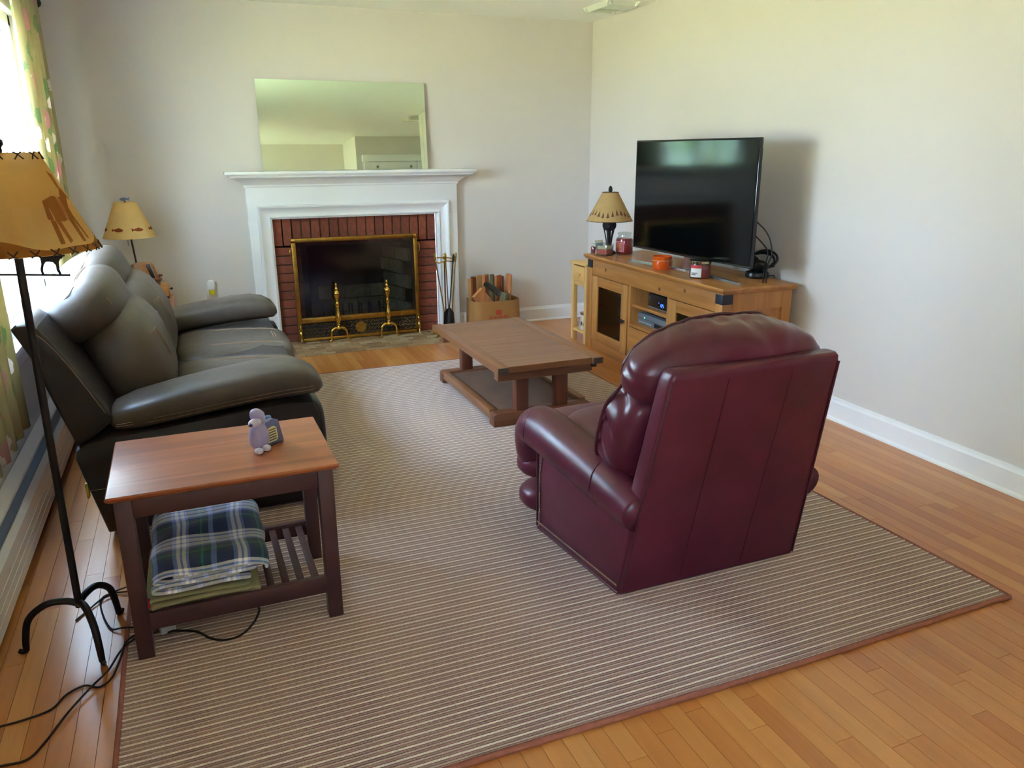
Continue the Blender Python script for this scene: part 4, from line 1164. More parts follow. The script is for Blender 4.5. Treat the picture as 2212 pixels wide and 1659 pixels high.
# outside back: tapered upright slab leaning to the camera
def backring(t):
    y = -4.168+(-4.330+4.168)*t; z = 0.02+0.790*t
    x0 = -1.962+(0.055)*t; x1 = -1.232-(0.045)*t
    th = 0.085-0.015*t; r = 0.016
    P = []
    for cx, cyy, a0 in ((x1-r, y+th-r, 0), (x0+r, y+th-r, 90), (x0+r, y+r, 180), (x1-r, y+r, 270)):
        for k in range(4):
            a = math.radians(a0+30*k); P.append(Rr(cx+r*math.cos(a), cyy+r*math.sin(a), z))
    return P
tt = [0, 0.02, 0.1, 0.25, 0.4, 0.55, 0.7, 0.82, 0.92, 0.97]
rings = [backring(t) for t in tt]
last = backring(1.0); c0 = sum(last, Vector())/len(last)
rings.append([c0+(p-c0)*0.985+Vector((0, 0, -0.004)) for p in last]); rings.append([c0+Vector(((p-c0).x*0.965, (p-c0).y*0.72, 0.006)) for p in last])
loft('outside_back', rings, LB, re_, True, 60)
def onback(x, t, off=0.0012):
    return Rr(x, -4.168-0.162*t-off, 0.02+0.790*t)
for x0, x1 in ((-1.725, -1.70), (-1.475, -1.462)):
    tube('back_seam', [onback(x0+(x1-x0)*t, t) for t in (0.02, 0.3, 0.6, 0.96)], 0.0016, WELT, re_, 5, 4)
for sx in (0, 1):
    tube('edge_welt', [onback((-1.956+0.055*t) if sx == 0 else (-1.238-0.045*t), t, 0.0) for t in (0.01, 0.3, 0.6, 0.97)], 0.004, WELT, re_, 6, 4)
# inside back: overstuffed pillow in two lobes with a welt
tb = 0.20
def wrinkle(q, sd, amp=0.006):
    a = math.atan2(q.z, q.x)
    rad = max(0.0, 1-abs(q.y-0.02)/0.11)
    w1 = math.sin(a*23+3*noise.noise(Vector((a*2, q.y*6, sd)))+q.y*20)
    w2 = noise.noise(Vector((q.x*14, q.y*9, q.z*14+sd)))
    return amp*(0.55*max(0, w1)**2*rad+0.6*w2)
def lobe_up(q):
    k = q.x/0.40; w_ = wrinkle(q, 3.1, 0.017); n_ = q.normalized()
    q = q-n_*w_
    return (q.x, q.y*(1-0.12*k*k), q.z-0.055*k*k)
def lobe_lo(q):
    n_ = q.normalized(); q = q-n_*wrinkle(q, 8.4, 0.017)
    return (q.x, q.y, q.z)
cushion('back_pillow', Rr(-1.585, -4.155, 0.795), (0.365, 0.122, 0.125), LBW, re_, 2.7, 44, lobe_up, (tb, 0, 0))
cushion('back_pillow', Rr(-1.612, -4.050, 0.540), (0.352, 0.118, 0.195), LBW, re_, 3.6, 40, lobe_lo, (0.30, 0, 0))
Rx = Matrix.Rotation(tb, 3, 'X')
def upsurf(u, v, w_, c=(-1.585, -4.155, 0.795), h=(0.365, 0.122, 0.125), p=2.7, f=lobe_up, off=0.002):
    s = (abs(u)**p+abs(v)**p+abs(w_)**p)**(1/p); q = Vector((u/s*h[0], v/s*h[1], w_/s*h[2])); q = Vector(f(q)); q = q*(1+off/q.length)
    return Rr(*c)+Rx @ q
def losurf(u, v, w_, p=3.6):
    s = (abs(u)**p+abs(v)**p+abs(w_)**p)**(1/p); q = Vector((u/s*0.356, v/s*0.118, w_/s*0.195))
    return Rr(-1.612, -4.050, 0.540)+Matrix.Rotation(0.30, 3, 'X') @ q
wp = [losurf(-1, 0.35, z) for z in (-0.9, -0.5, 0.0, 0.5, 0.8)]
wp += [upsurf(math.cos(a), 0.62, math.sin(a), off=0.002) for a in [math.radians(d) for d in range(200, -24, -5)]]
wp += [losurf(1, 0.35, z) for z in (0.8, 0.5, 0.0, -0.5, -0.9)]
tube('pillow_welt', wp, 0.0058, WELT, re_, 7, 4)
# nailheads along the front edge and the base of the visible side
V, F = [], []
def nail(p, nrm):
    nrm = nrm.normalized(); a = nrm.orthogonal().normalized(); b_ = nrm.cross(a); o = len(V); r = 0.0055
    V.append(p+nrm*0.003)
    for k in range(6): V.append(p+(a*math.cos(k*1.0472)+b_*math.sin(k*1.0472))*r)
    for k in range(6): F.append((o, o+1+k, o+1+(k+1) % 6))
for s in (-1, 1):
    def XX(x): return x if s < 0 else -1.597*2-x
    nn = Vector((s, 0, 0))
    for k in range(62):
        t = k/61; y = -4.155+(-3.632+4.155)*t; x = -1.963+(-2.0125+1.963)*t
        nail(Rr(XX(x)+s*0.0012, y, 0.050), nn)
    for k in range(30):
        z = 0.046+0.0105*k
        nail(Rr(XX(-2.0125)+s*0.0010, -3.648-(0.016*math.sin((z-0.25)*14) if z > 0.25 else 0), z), nn)
stuff(mk('nailhead_trim', V, F, NAIL, re_, True, 180, recalc=False))
tube('base_welt', [Rr(-1.963, -4.165, 0.024), Rr(-2.011, -3.63, 0.024)], 0.004, WELT, re_, 6)
tube('front_welt', [Rr(-2.010, -3.622, 0.028), Rr(-2.010, -3.622, 0.36)], 0.004, WELT, re_, 6)
for (x, y) in ((-1.88, -4.08), (-1.31, -4.08), (-1.90, -3.70), (-1.29, -3.70)):
    lathe('glide', [(0.02, 0.0), (0.022, 0.012)], BLACKP, re_, 10, (x-rcX, y-rcY, 0))
# ================================================================== television console
PINE = wood('console_pine', (196, 136, 74), (150, 94, 46), 0, 1.0, 0.38, 0.15, 0.4, (0.28, 0.68))
PINEZ = wood('console_pine_upright', (198, 140, 78), (156, 100, 50), 2, 1.0, 0.40, 0.1, 0.4, (0.28, 0.68))
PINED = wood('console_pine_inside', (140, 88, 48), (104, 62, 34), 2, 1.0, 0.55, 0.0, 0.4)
SLATE = plain('console_corner_iron', (46, 50, 56), 0.5, 0.3)
KNOT = plain('wood_knot', (110, 62, 34), 0.6)
DGL = glassy('console_door_glass', (0.66, 0.60, 0.46), 0.62, 0.09, 0.03)
CA = math.atan2(-0.9997, -0.0227)
CO = Vector((-0.455, -0.990, 0.0))
def CW(u, w_, z):   # console local -> world
    return CO+Vector((-0.0227*u+0.9997*w_, -0.9997*u-0.0227*w_, z))
cs = thing('tv_console', 'long pine television console with glass doors and black iron corners', 'tv stand', tuple(CO), CA)
CL, CD, CH = 1.712, 0.505, 0.705
loft('top', [[(u, w_, z) for u, w_ in ((-o+0.02, -o+0.02), (CL+o-0.02, -o+0.02), (CL+o-0.02, CD), (-o+0.02, CD))] for o, z in ((0.0, CH-0.034), (0.008, CH-0.030), (0.020, CH-0.012), (0.020, CH-0.004), (0.017, CH))], PINE, cs, True, 25)
zt = CH-0.034
pd = 0.065
for u in (0.030, CL-0.030-pd):
    box('corner_post', (u, u+pd), (0.024, 0.024+pd), (0.0, zt), PINEZ, cs, 0.003)
    box('corner_iron', (u-0.002, u+pd+0.002), (0.0215, 0.0265+pd), (zt-0.060, zt-0.004), SLATE, cs, 0.003)
    box('corner_post', (u, u+pd), (CD-0.01-pd, CD-0.01), (0.0, zt), PINEZ, cs, 0.003)
u0, u1 = 0.030+pd, CL-0.030-pd
hd_ = box('header', (u0, u1), (0.030, 0.054), (zt-0.110, zt), PINE, cs, 0.002)
for (u, z) in ((1.02, zt-0.074), (0.30, zt-0.05), (1.30, zt-0.04)):
    lathe('knot', [(0, 0), (0.012, 0.0006), (0, 0.001)], KNOT, cs, 12, (u, 0.0302, z), (math.pi/2, 0, 0))
box('plinth', (u0, u1), (0.034, 0.054), (0.0, 0.075), PINE, cs, 0.002)
zb, zd = 0.075, zt-0.110
for u in (0.640, 1.120):
    box('divider', (u-0.012, u+0.012), (0.034, CD-0.03), (zb, zd), PINEZ, cs, 0.002)
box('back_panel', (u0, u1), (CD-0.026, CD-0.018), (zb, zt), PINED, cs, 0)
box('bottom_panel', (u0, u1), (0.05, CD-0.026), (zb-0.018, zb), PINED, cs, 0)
for s, u in ((-1, 0.038), (1, CL-0.038-0.016)):
    sp2 = box('side_panel', (u, u+0.016), (0.024+pd, CD-0.01-pd), (0.05, zt-0.002), PINE, cs, 0.001)
    uu = (u+0.016, u+0.024) if s > 0 else (u-0.008, u)
    for (a, b_, c, d) in ((0.024+pd, CD-0.01-pd, zt-0.10, zt-0.002), (0.024+pd, CD-0.01-pd, 0.05, 0.13), (0.024+pd, 0.024+pd+0.07, 0.13, zt-0.10)):
        box('side_frame', uu, (a, b_), (c, d), PINEZ, sp2, 0.002)
def door(ua, ub, knob_u):
    d = box('door', (ua, ua+0.085), (0.026, 0.046), (zb+0.004, zd-0.004), PINEZ, cs, 0.003)
    box('stile', (ub-0.085, ub), (0.026, 0.046), (zb+0.004, zd-0.004), PINEZ, d, 0.003)
    box('rail', (ua+0.085, ub-0.085), (0.026, 0.046), (zd-0.074, zd-0.004), PINE, d, 0.003)
    box('rail', (ua+0.085, ub-0.085), (0.026, 0.046), (zb+0.004, zb+0.074), PINE, d, 0.003)
    box('pane', (ua+0.08, ub-0.08), (0.036, 0.040), (zb+0.07, zd-0.07), DGL, d, 0)
    lathe('knob', [(0.006, 0), (0.006, 0.012), (0.015, 0.018), (0.016, 0.026), (0.0, 0.031)], SLATE, d, 16, (knob_u, 0.026, 0.310), (math.pi/2, 0, 0))
door(u0+0.004, 0.624, 0.594)
door(1.136, u1-0.004, 1.166)
box('shelf', (u0, 0.628), (0.07, CD-0.03), (0.440, 0.458), PINE, cs, 0.002)
box('shelf', (1.132, u1), (0.07, CD-0.03), (0.330, 0.348), PINE, cs, 0.002)
box('shelf', (0.652, 1.108), (0.050, CD-0.03), (0.420, 0.440), PINE, cs, 0.002)
box('shelf', (0.652, 1.108), (0.036, CD-0.03), (0.288, 0.306), PINE, cs, 0.002)
dw = box('drawer_front', (0.656, 1.104), (0.028, 0.048), (zb+0.004, 0.284), PINE, cs, 0.004)
lathe('knob', [(0.006, 0), (0.006, 0.012), (0.015, 0.018), (0.016, 0.026), (0.0, 0.031)], SLATE, dw, 16, (0.88, 0.028, 0.19), (math.pi/2, 0, 0))

def con(name, label, cat, u, w_, z, group=None, rz=0.0):
    return thing(name, label, cat, tuple(CW(u, w_, z)), CA+rz, group)
# devices in the open bay
BLUE = emit('blue_led_digits', (40, 80, 255), 2.5)
GRN = emit('green_led', (60, 220, 150), 0.8)
cb = con('cable_box', 'black cable box with blue clock digits on the upper console shelf', 'cable box', 0.955, 0.20, 0.4405)
box('case', (-0.140, 0.145), (-0.125, 0.12), (0.006, 0.098), BLACKP, cb, 0.004)
def seg7(name, x, z, s, on, parent, y, mat):
    P_ = {'a': ((0.1, .9, 1.9, 2.0)), 'd': ((0.1, .9, 0.0, 0.1)), 'g': ((0.1, .9, .95, 1.05)), 'f': ((0, .12, 1.0, 2.0)), 'b': ((.88, 1, 1.0, 2.0)), 'e': ((0, .12, 0, 1.0)), 'c': ((.88, 1, 0, 1.0))}
    return [((x+P_[k][0]*s, x+P_[k][1]*s), (y, y+0.0008), (z+P_[k][2]*s, z+P_[k][3]*s)) for k in on]
L = []
for x, on in ((0.010, 'bc'), (0.026, 'abged'), (0.042, 'afgcd')): L += seg7('d', x, 0.030, 0.010, on, cb, -0.1262, BLUE)
L.append(((-0.006, -0.003), (-0.1262, -0.1254), (0.052, 0.055)))
boxes('clock_digits', L, BLUE, cb)
box('front_strip', (-0.138, 0.143), (-0.1256, -0.1248), (0.008, 0.014), plain('cable_box_trim', (120, 124, 132), 0.3), cb, 0)
for k in range(3): box('label_mark', (-0.128, -0.116), (-0.1256, -0.1250), (0.05+0.012*k, 0.054+0.012*k), plain('small_grey_print', (150, 150, 150), 0.5), cb, 0)
for x in (-0.12, 0.125): box('foot', (x-0.012, x+0.012), (-0.10, 0.10), (0, 0.006), BLACKM, cb, 0.001)
SIL = plain('silver_plastic', (128, 134, 142), 0.35, 0.3)
vc = con('disc_player', 'silver disc and tape player on the lower console shelf', 'disc player', 0.880, 0.235, 0.3065)
box('case', (-0.205, 0.205), (-0.15, 0.16), (0.004, 0.078), SIL, vc, 0.004)
box('cassette_slot', (0.010, 0.185), (-0.1515, -0.1495), (0.012, 0.040), BLACKM, vc, 0)
for k in range(8): box('button', (-0.180+0.020*k, -0.170+0.020*k), (-0.1525, -0.1495), (0.016, 0.023), plain('pale_button', (196, 200, 204), 0.4), vc, 0.001)
box('power_light', (-0.120, -0.112), (-0.1515, -0.1495), (0.050, 0.058), GRN, vc, 0)
box('front_groove', (-0.203, 0.203), (-0.1508, -0.1496), (0.0435, 0.0455), BLACKM, vc, 0)
for x in (-0.18, 0.18): box('foot', (x-0.015, x+0.015), (-0.13, 0.14), (0, 0.004), BLACKM, vc, 0)
rx = con('receiver_box', 'thin black receiver resting on the silver disc player', 'receiver', 0.885, 0.235, 0.3850)
box('case', (-0.13, 0.15), (-0.125, 0.12), (0.003, 0.024), BLACKP, rx, 0.003)
for x in (-0.11, 0.13): box('foot', (x-0.01, x+0.01), (-0.10, 0.10), (0, 0.003), BLACKM, rx, 0)
for k, (u, lb) in enumerate(((1.33, 'black boxed cassette with pale title behind the right console door'), (1.46, 'second black boxed cassette behind the right console door'))):
    g = con('cassette_case', lb, 'cassette', u, 0.19, 0.3485, 'cassettes behind the console door')
    box('case', (-0.055, 0.055), (-0.02, 0.09), (0, 0.15), BLACKP, g, 0.002)
    box('title_print', (-0.035, 0.035), (-0.0208, -0.0198), (0.118, 0.130), plain('pale_title_print', (160, 166, 170), 0.6), g, 0)
    box('spot_print', (-0.04, 0.0), (-0.0208, -0.0198), (0.07, 0.085), plain('yellow_green_print', (150, 156, 40), 0.6), g, 0)
for k, u in enumerate((0.24, 0.32, 0.40, 0.48)):
    g = con('glass_tumbler', ('first', 'second', 'third', 'fourth')[k]+' glass tumbler counted from the post behind the left console door', 'glass', u, 0.20+0.03*(k % 2), 0.4585, 'tumblers behind the console door')
    lathe('wall', [(0.024, 0), (0.026, 0.0), (0.031, 0.075), (0.029, 0.075), (0.0245, 0.006), (0.0, 0.006)], glassy('tumbler_glass', (0.9, 0.93, 0.95), 0.85, 0.15), g, 18, cap=False)

# ------------------------------------------------------------------ television
SCR = plain('tv_screen_black', (6, 8, 8), 0.09, 0.0, 0.34)
BEZ = plain('tv_bezel_gloss', (12, 12, 13), 0.12)
SILV = plain('tv_stand_silver', (190, 196, 202), 0.22, 0.9)
tvang = math.atan2(-0.9993, 0.038)
tv = thing('television', 'large flat black television on a silver stand', 'television', (-0.292, -2.050, 0.7055), tvang)
tw, z0, z1 = 0.592, 0.090, 0.790
box('back_shell', (-tw+0.03, tw-0.03), (0.012, 0.050), (z0+0.03, z1-0.05), BLACKM, tv, 0.012)
box('panel', (-tw, tw), (-0.006, 0.016), (z0, z1), BEZ, tv, 0.004)
box('screen', (-tw+0.011, tw-0.011), (-0.0068, -0.0055), (z0+0.018, z1-0.011), SCR, tv, 0)
box('bottom_trim', (-tw+0.002, tw-0.002), (-0.0075, -0.0058), (z0+0.001, z0+0.010), plain('tv_trim_dark', (60, 62, 62), 0.25, 0.6), tv, 0.0005)
loft('neck', [[(s*0.05*k+0.02, 0.020+d*0.014, z) for s, d in ((-1, -1), (1, -1), (1, 1), (-1, 1))] for k, z in ((1.5, 0.012), (1.0, 0.03), (0.9, 0.11))], SILV, tv, False)
loft('stand_leg', [[p+Vector((0, 0, dz)) for p in q] for q, dz in (([Vector((-0.56, -0.060, 0.0)), Vector((-0.56, -0.038, 0)), Vector((0.02, 0.055, 0)), Vector((0.04, -0.01, 0))], 0.0), ([Vector((-0.56, -0.058, 0.0)), Vector((-0.56, -0.040, 0)), Vector((0.02, 0.05, 0)), Vector((0.04, -0.005, 0))], 0.012))], SILV, tv, False)
loft('stand_leg', [[p+Vector((0, 0, dz)) for p in q] for q, dz in (([Vector((0.56, -0.060, 0.0)), Vector((0.56, -0.038, 0)), Vector((0.02, 0.055, 0)), Vector((0.0, -0.01, 0))], 0.0), ([Vector((0.56, -0.058, 0.0)), Vector((0.56, -0.040, 0)), Vector((0.02, 0.05, 0)), Vector((0.0, -0.005, 0))], 0.012))], SILV, tv, False)
tube('power_cable', [(0.48, 0.052, 0.30), (0.56, 0.075, 0.24), (0.615, 0.09, 0.18), (0.60, 0.09, 0.10), (0.585, 0.10, 0.005)], 0.004, BLACKM, tv, 6, 5)
tube('power_cable', [(0.52, 0.052, 0.36), (0.61, 0.08, 0.28), (0.635, 0.10, 0.18), (0.605, 0.10, 0.09), (0.60, 0.11, 0.005)], 0.004, BLACKM, tv, 6, 5)

# ------------------------------------------------------------------ candles and small things
def at(name, label, cat, x, y, z, rz=0.0, group=None): return thing(name, label, cat, (x, y, z), rz, group)
ZC = 0.7055
GLS = glassy('candle_jar_glass', (0.92, 0.95, 0.93), 0.93, 0.12)
def wax(name, c): return plain(name, c, 0.35, spec=0.5, coat=0.6, croug=0.05)
j = at('jar_candle', 'tall red jar candle with glass lid neck beside the lamp', 'candle', -0.205, -1.150, ZC)
lathe('jar', [(0.0, 0.0), (0.058, 0.0), (0.062, 0.006), (0.062, 0.108), (0.057, 0.122), (0.046, 0.130), (0.045, 0.140), (0.052, 0.143), (0.052, 0.155), (0.046, 0.158), (0.0, 0.159)], GLS, j, 32, cap=False)
lathe('wax', [(0.0, 0.006), (0.055, 0.006), (0.060, 0.012), (0.060, 0.104), (0.052, 0.116), (0.0, 0.116)], wax('red_wax', (156, 24, 44)), j, 32)
def wrap(name, r, a0, a1, za, zb_, mat, parent, n=8):
    V, F = [], []
    for i in range(n+1):
        a = a0+(a1-a0)*i/n
        V += [(r*math.cos(a), r*math.sin(a), za), (r*math.cos(a), r*math.sin(a), zb_)]
    for i in range(n): F.append((2*i, 2*i+2, 2*i+3, 2*i+1))
    return mk(name, V, F, mat, parent, True, 180, recalc=False)
A0 = math.radians(-165)
lbm = plain('candle_label_red', (176, 60, 66), 0.5); lbw = plain('candle_label_line', (226, 180, 176), 0.5)
wrap('label', 0.0625, A0-0.75, A0+0.75, 0.022, 0.098, lbm, j)
for (za, zb_, k) in ((0.024, 0.0262, .70), (0.094, 0.0962, .70), (0.034, 0.036, .50), (0.084, 0.086, .50)): wrap('label_line', 0.0629, A0-k, A0+k, za, zb_, lbw, j)
for k, (za, zb_) in ((0.70, (0.024, 0.096)), (0.50, (0.034, 0.086))):
    for s in (-1, 1): wrap('label_line', 0.0629, A0+s*k-0.02, A0+s*k+0.02, za, zb_, lbw, j, 1)
wrap('label_picture', 0.0629, A0-0.36, A0+0.36, 0.044, 0.076, plain('label_fruit_print', (196, 120, 70), 0.5, var=0.4, vscale=60), j)
j = at('jar_candle', 'orange glass candle tied with a pale cord at the console front edge', 'candle', -0.357, -1.886, ZC)
ORG = plain('orange_glass', (226, 88, 16), 0.08, spec=0.7, coat=1.0, croug=0.03)
lathe('jar', [(0.0, 0.0), (0.058, 0.0), (0.062, 0.006), (0.062, 0.078), (0.0595, 0.080), (0.057, 0.078), (0.057, 0.046), (0.0, 0.046)], ORG, j, 32)
lathe('wax', [(0.0, 0.052), (0.0565, 0.050)], wax('orange_wax', (206, 70, 20)), j, 28, cap=False)
tube('cord', [(0.0632*math.cos(a), 0.0632*math.sin(a), 0.055) for a in [k*math.pi/12 for k in range(24)]], 0.0022, plain('pale_cord', (214, 176, 120), 0.8), j, 6, 0, True)
tube('cord_tail', [(0.060*math.cos(-0.7), 0.06*math.sin(-0.7), 0.058), (0.070*math.cos(-.7), .07*math.sin(-.7), 0.05), (0.066*math.cos(-.65), .066*math.sin(-.65), 0.022)], 0.0016, plain('pale_cord_end', (214, 176, 120), 0.8), j, 5, 3)
j = at('jar_candle', 'pink red candle with silver lid and white label at the console front', 'candle', -0.362, -2.300, ZC)
lathe('jar', [(0.0, 0.0), (0.058, 0.0), (0.063, 0.006), (0.063, 0.080), (0.060, 0.088), (0.0, 0.088)], GLS, j, 32, cap=False)
lathe('wax', [(0.0, 0.005), (0.056, 0.005), (0.061, 0.011), (0.061, 0.076), (0.0, 0.076)], wax('pink_wax', (158, 48, 70)), j, 32)
lathe('lid', [(0.0, 0.086), (0.062, 0.086), (0.065, 0.089), (0.065, 0.102), (0.061, 0.105), (0.030, 0.104), (0.0, 0.103)], plain('silver_lid', (190, 180, 150), 0.12, 1.0), j, 32)
A1 = math.radians(-150)
wrap('label', 0.0636, A1-0.55, A1+0.55, 0.010, 0.080, plain('white_label', (224, 226, 230), 0.5), j)
wrap('label_top', 0.0640, A1-0.55, A1+0.55, 0.062, 0.080, plain('label_red_band', (204, 54, 56), 0.5), j)
wrap('label_print', 0.0640, A1-0.40, A1+0.20, 0.030, 0.036, plain('label_grey_letters', (120, 120, 130), 0.5), j, 3)
wrap('label_print', 0.0640, A1-0.45, A1+0.05, 0.022, 0.027, plain('label_brown_letters', (150, 80, 70), 0.5), j, 3)
j = at('glass_candle', 'square clear glass candle with cream and coral wax layers', 'candle', -0.372, -1.165, ZC, math.radians(24))
box('glass', (-0.046, 0.046), (-0.046, 0.046), (0.0, 0.088), GLS, j, 0.004)
box('coral_wax', (-0.041, 0.041), (-0.041, 0.041), (0.014, 0.048), wax('coral_wax', (196, 92, 82)), j, 0.003)
box('cream_wax', (-0.041, 0.041), (-0.041, 0.041), (0.0485, 0.072), wax('cream_wax', (214, 208, 176)), j, 0.003)
box('sticker', (-0.047, -0.0465), (-0.012, 0.012), (0.076, 0.082), plain('dark_sticker', (70, 60, 80), 0.5), j, 0)
j = at('greeting_card', 'small white framed card with pale blue picture, leaning behind the square candle', 'card', -0.352, -1.045, ZC, math.radians(10))
box('card', (-0.035, 0.045), (-0.003, 0.003), (0.0, 0.098), plain('card_white', (224, 222, 206), 0.6), j, 0.001, 2, None, None, Matrix.Rotation(math.radians(-14), 4, 'X'))
box('picture', (-0.024, 0.034), (-0.0036, -0.0031), (0.010, 0.078), plain('card_blue', (150, 176, 200), 0.6), j, 0, 1, None, None, Matrix.Rotation(math.radians(-14), 4, 'X'))
j = at('jar_candle', 'little red votive jar at the far left corner of the console', 'candle', -0.395, -1.030, ZC)
lathe('jar', [(0.0, 0.0), (0.018, 0.0), (0.020, 0.004), (0.020, 0.052), (0.014, 0.062), (0.014, 0.078), (0.0, 0.078)], GLS, j, 18, cap=False)
lathe('wax', [(0.0, 0.003), (0.018, 0.004), (0.0185, 0.05), (0.0, 0.055)], wax('votive_wax', (150, 48, 52)), j, 18)

# headphones on their dock ------------------------------------------------
hpn = at('headphone_dock', 'black wireless headphones resting on their round charging dock', 'headphones', -0.050, -2.430, ZC, math.radians(-62))
lathe('dock_base', [(0.0, 0.0), (0.060, 0.0), (0.068, 0.006), (0.070, 0.020), (0.064, 0.034), (0.045, 0.040), (0.0, 0.041)], BLACKP, hpn, 28)
lathe('dock_post', [(0.0, 0.040), (0.020, 0.040), (0.017, 0.10), (0.0, 0.104)], BLACKP, hpn, 14, (-0.012, 0.012, 0))
cushion('ear_cup', (0.022, -0.014, 0.066), (0.046, 0.024, 0.044), BLACKP, hpn, 2.4, 10, None, (0.5, 0.15, 0.2))
cushion('ear_cup', (-0.048, 0.030, 0.080), (0.042, 0.024, 0.042), BLACKM, hpn, 2.4, 10, None, (-0.3, 0.1, 0.2))
tube('headband', [(0.060, -0.02, 0.062), (0.095, -0.018, 0.080), (0.120, -0.012, 0.110), (0.110, -0.004, 0.140), (0.070, 0.006, 0.160), (0.020, 0.016, 0.158), (-0.025, 0.024, 0.138), (-0.050, 0.03, 0.110)], [0.006, 0.009, 0.006, 0.006, 0.007, 0.007, 0.008, 0.006], BLACKP, hpn, 8, 5, flat=1.0)
tube('head_pad', [(0.098, -0.012, 0.086), (0.100, -0.006, 0.115), (0.070, 0.004, 0.142), (0.020, 0.014, 0.146), (-0.02, 0.022, 0.134)], [0.003, 0.006, 0.010, 0.010, 0.005], BLACKM, hpn, 8, 5)
cushion('hinge', (0.098, -0.016, 0.082), (0.012, 0.011, 0.013), BLACKP, hpn, 2.2, 6)
tube('cable', [(0.06, 0.03, 0.008), (0.085, 0.035, 0.016), (0.10, 0.03, 0.004)], 0.0022, BLACKM, hpn, 5, 4)

# pine-tree lamp ---------------------------------------------------------
def cone_shade(name, r0, z0, r1, z1, mat, parent, seg=48):
    return lathe(name, [(r0, z0), (r1, z1)], mat, parent, seg, None, None, 180, False)
def cone_decals(name, polys, r0, z0, r1, z1, mat, parent, off=0.0009):
    """polys: outlines [(angle, height fraction)...] laid on the cone"""
    V, F = [], []
    for p in polys:
        o = len(V)
        for a, h in p:
            r = r0+(r1-r0)*h+off; V.append((r*math.cos(a), r*math.sin(a), z0+(z1-z0)*h))
        F.append(tuple(range(o, o+len(p))))
    return mk(name, V, F, mat, parent, recalc=False)
SHT = translucent('tan_paper_shade', (206, 172, 118), 0.30, 0.06, 20)
SHB = plain('shade_brown_edge', (112, 84, 54), 0.8)
lm = at('table_lamp', 'iron pinecone lamp with tan tree-print shade on the console', 'lamp', -0.285, -1.062, ZC)
lathe('base', [(0.0, 0.0), (0.052, 0.0), (0.054, 0.008), (0.046, 0.018), (0.020, 0.026), (0.0, 0.028)], IRON, lm, 24)
for k in range(5):
    a = k*2*math.pi/5+0.3
    tube('rod', [(0.016*math.cos(a), 0.016*math.sin(a), 0.025), (0.022*math.cos(a), 0.022*math.sin(a), 0.10), (0.040*math.cos(a), 0.040*math.sin(a), 0.185)], 0.0042, IRON, lm, 6, 3)
tube('core', [(0, 0, 0.02), (0, 0, 0.20)], 0.013, IRON, lm, 10)
V, F = [], []
cushion('pinecone', (0, 0, 0.205), (0.049, 0.049, 0.042), plain('iron_pinecone', (36, 28, 28), 0.6, 0.2, bump=(60, 1.0, 0.01)), lm, 2.3, 12)
tube('stem', [(0, 0, 0.24), (0, 0, 0.43)], 0.005, IRON, lm, 8)
sh = cone_shade('shade', 0.167, 0.238, 0.058, 0.438, SHT, lm)
for r_, z_ in ((0.167, 0.238), (0.058, 0.438)):
    tube('shade_trim', [(r_*math.cos(a), r_*math.sin(a), z_) for a in [k*math.pi/18 for k in range(36)]], 0.0024, SHB, sh, 6, 0, True)
tp = []
rt = random.Random(5)
for k in range(26):
    a = k*2*math.pi/26; hb = 0.12+0.10*(0.5+0.5*math.sin(k*1.05))+0.02; w_ = 0.075+0.02*rt.random(); hh = 0.17+0.04*rt.random()
    tp.append([(a-w_, hb), (a-w_*0.15, hb), (a-w_*.15, hb-0.02), (a+w_*.15, hb-0.02), (a+w_*0.15, hb), (a+w_, hb), (a+w_*0.5, hb+hh*0.40), (a+w_*0.6, hb+hh*0.42), (a+w_*0.22, hb+hh*0.75), (a, hb+hh), (a-w_*0.22, hb+hh*0.75), (a-w_*0.6, hb+hh*0.42), (a-w_*0.5, hb+hh*0.40)])
cone_decals('tree_print', tp, 0.167, 0.238, 0.058, 0.438, translucent('tree_print_brown', (128, 96, 74), 0.25, 0.15, 60), sh)
lathe('finial', [(0.0, 0.438), (0.010, 0.440), (0.015, 0.452), (0.014, 0.468), (0.006, 0.482), (0.0, 0.485)], IRON, lm, 14)

# ------------------------------------------------------------------ narrow blond table behind the console
BL = wood('blond_birch', (226, 184, 118), (204, 156, 90), 1, 0.9, 0.42, 0.05, 0.3)
BLZ = wood('blond_birch_legs', (228, 188, 122), (206, 160, 96), 2, 0.9, 0.42, 0.05, 0.3)
nt_ = at('narrow_table', 'narrow blond wood table with one drawer and low shelf, beside the console', 'table', -0.205, -0.835, 0.0)
hx_, hy_ = 0.205, 0.125
box('top', (-hx_-0.012, hx_+0.012), (-hy_-0.012, hy_+0.014), (0.600, 0.618), BL, nt_, 0.003)
for sx in (-1, 1):
    for sy in (-1, 1):
        cx, cyy = sx*(hx_-0.018), sy*(hy_-0.018)
        box('leg', (cx-0.018, cx+0.018), (cyy-0.018, cyy+0.018), (0.0, 0.600), BLZ, nt_, 0.002)
for sy in (-1, 1): box('side_apron', (-hx_+0.036, hx_-0.036), (sy*(hy_-0.016)-0.008, sy*(hy_-0.016)+0.008), (0.465, 0.600), BL, nt_, 0.002)
box('back_apron', (hx_-0.024, hx_-0.008), (-hy_+0.036, hy_-0.036), (0.465, 0.600), BL, nt_, 0.002)
box('rail', (-hx_+0.004, -hx_+0.03), (-hy_+0.036, hy_-0.036), (0.440, 0.470), BL, nt_, 0.002)
df = box('drawer_front', (-hx_-0.006, -hx_+0.014), (-hy_+0.030, hy_-0.030), (0.474, 0.590), BL, nt_, 0.003)
for dy in (-0.014, 0.014):
    lathe('knob', [(0.004, 0), (0.004, 0.010), (0.010, 0.014), (0.010, 0.020), (0.0, 0.024)], BLZ, df, 14, (-hx_-0.006, dy-0.02, 0.532), (0, -math.pi/2, 0))
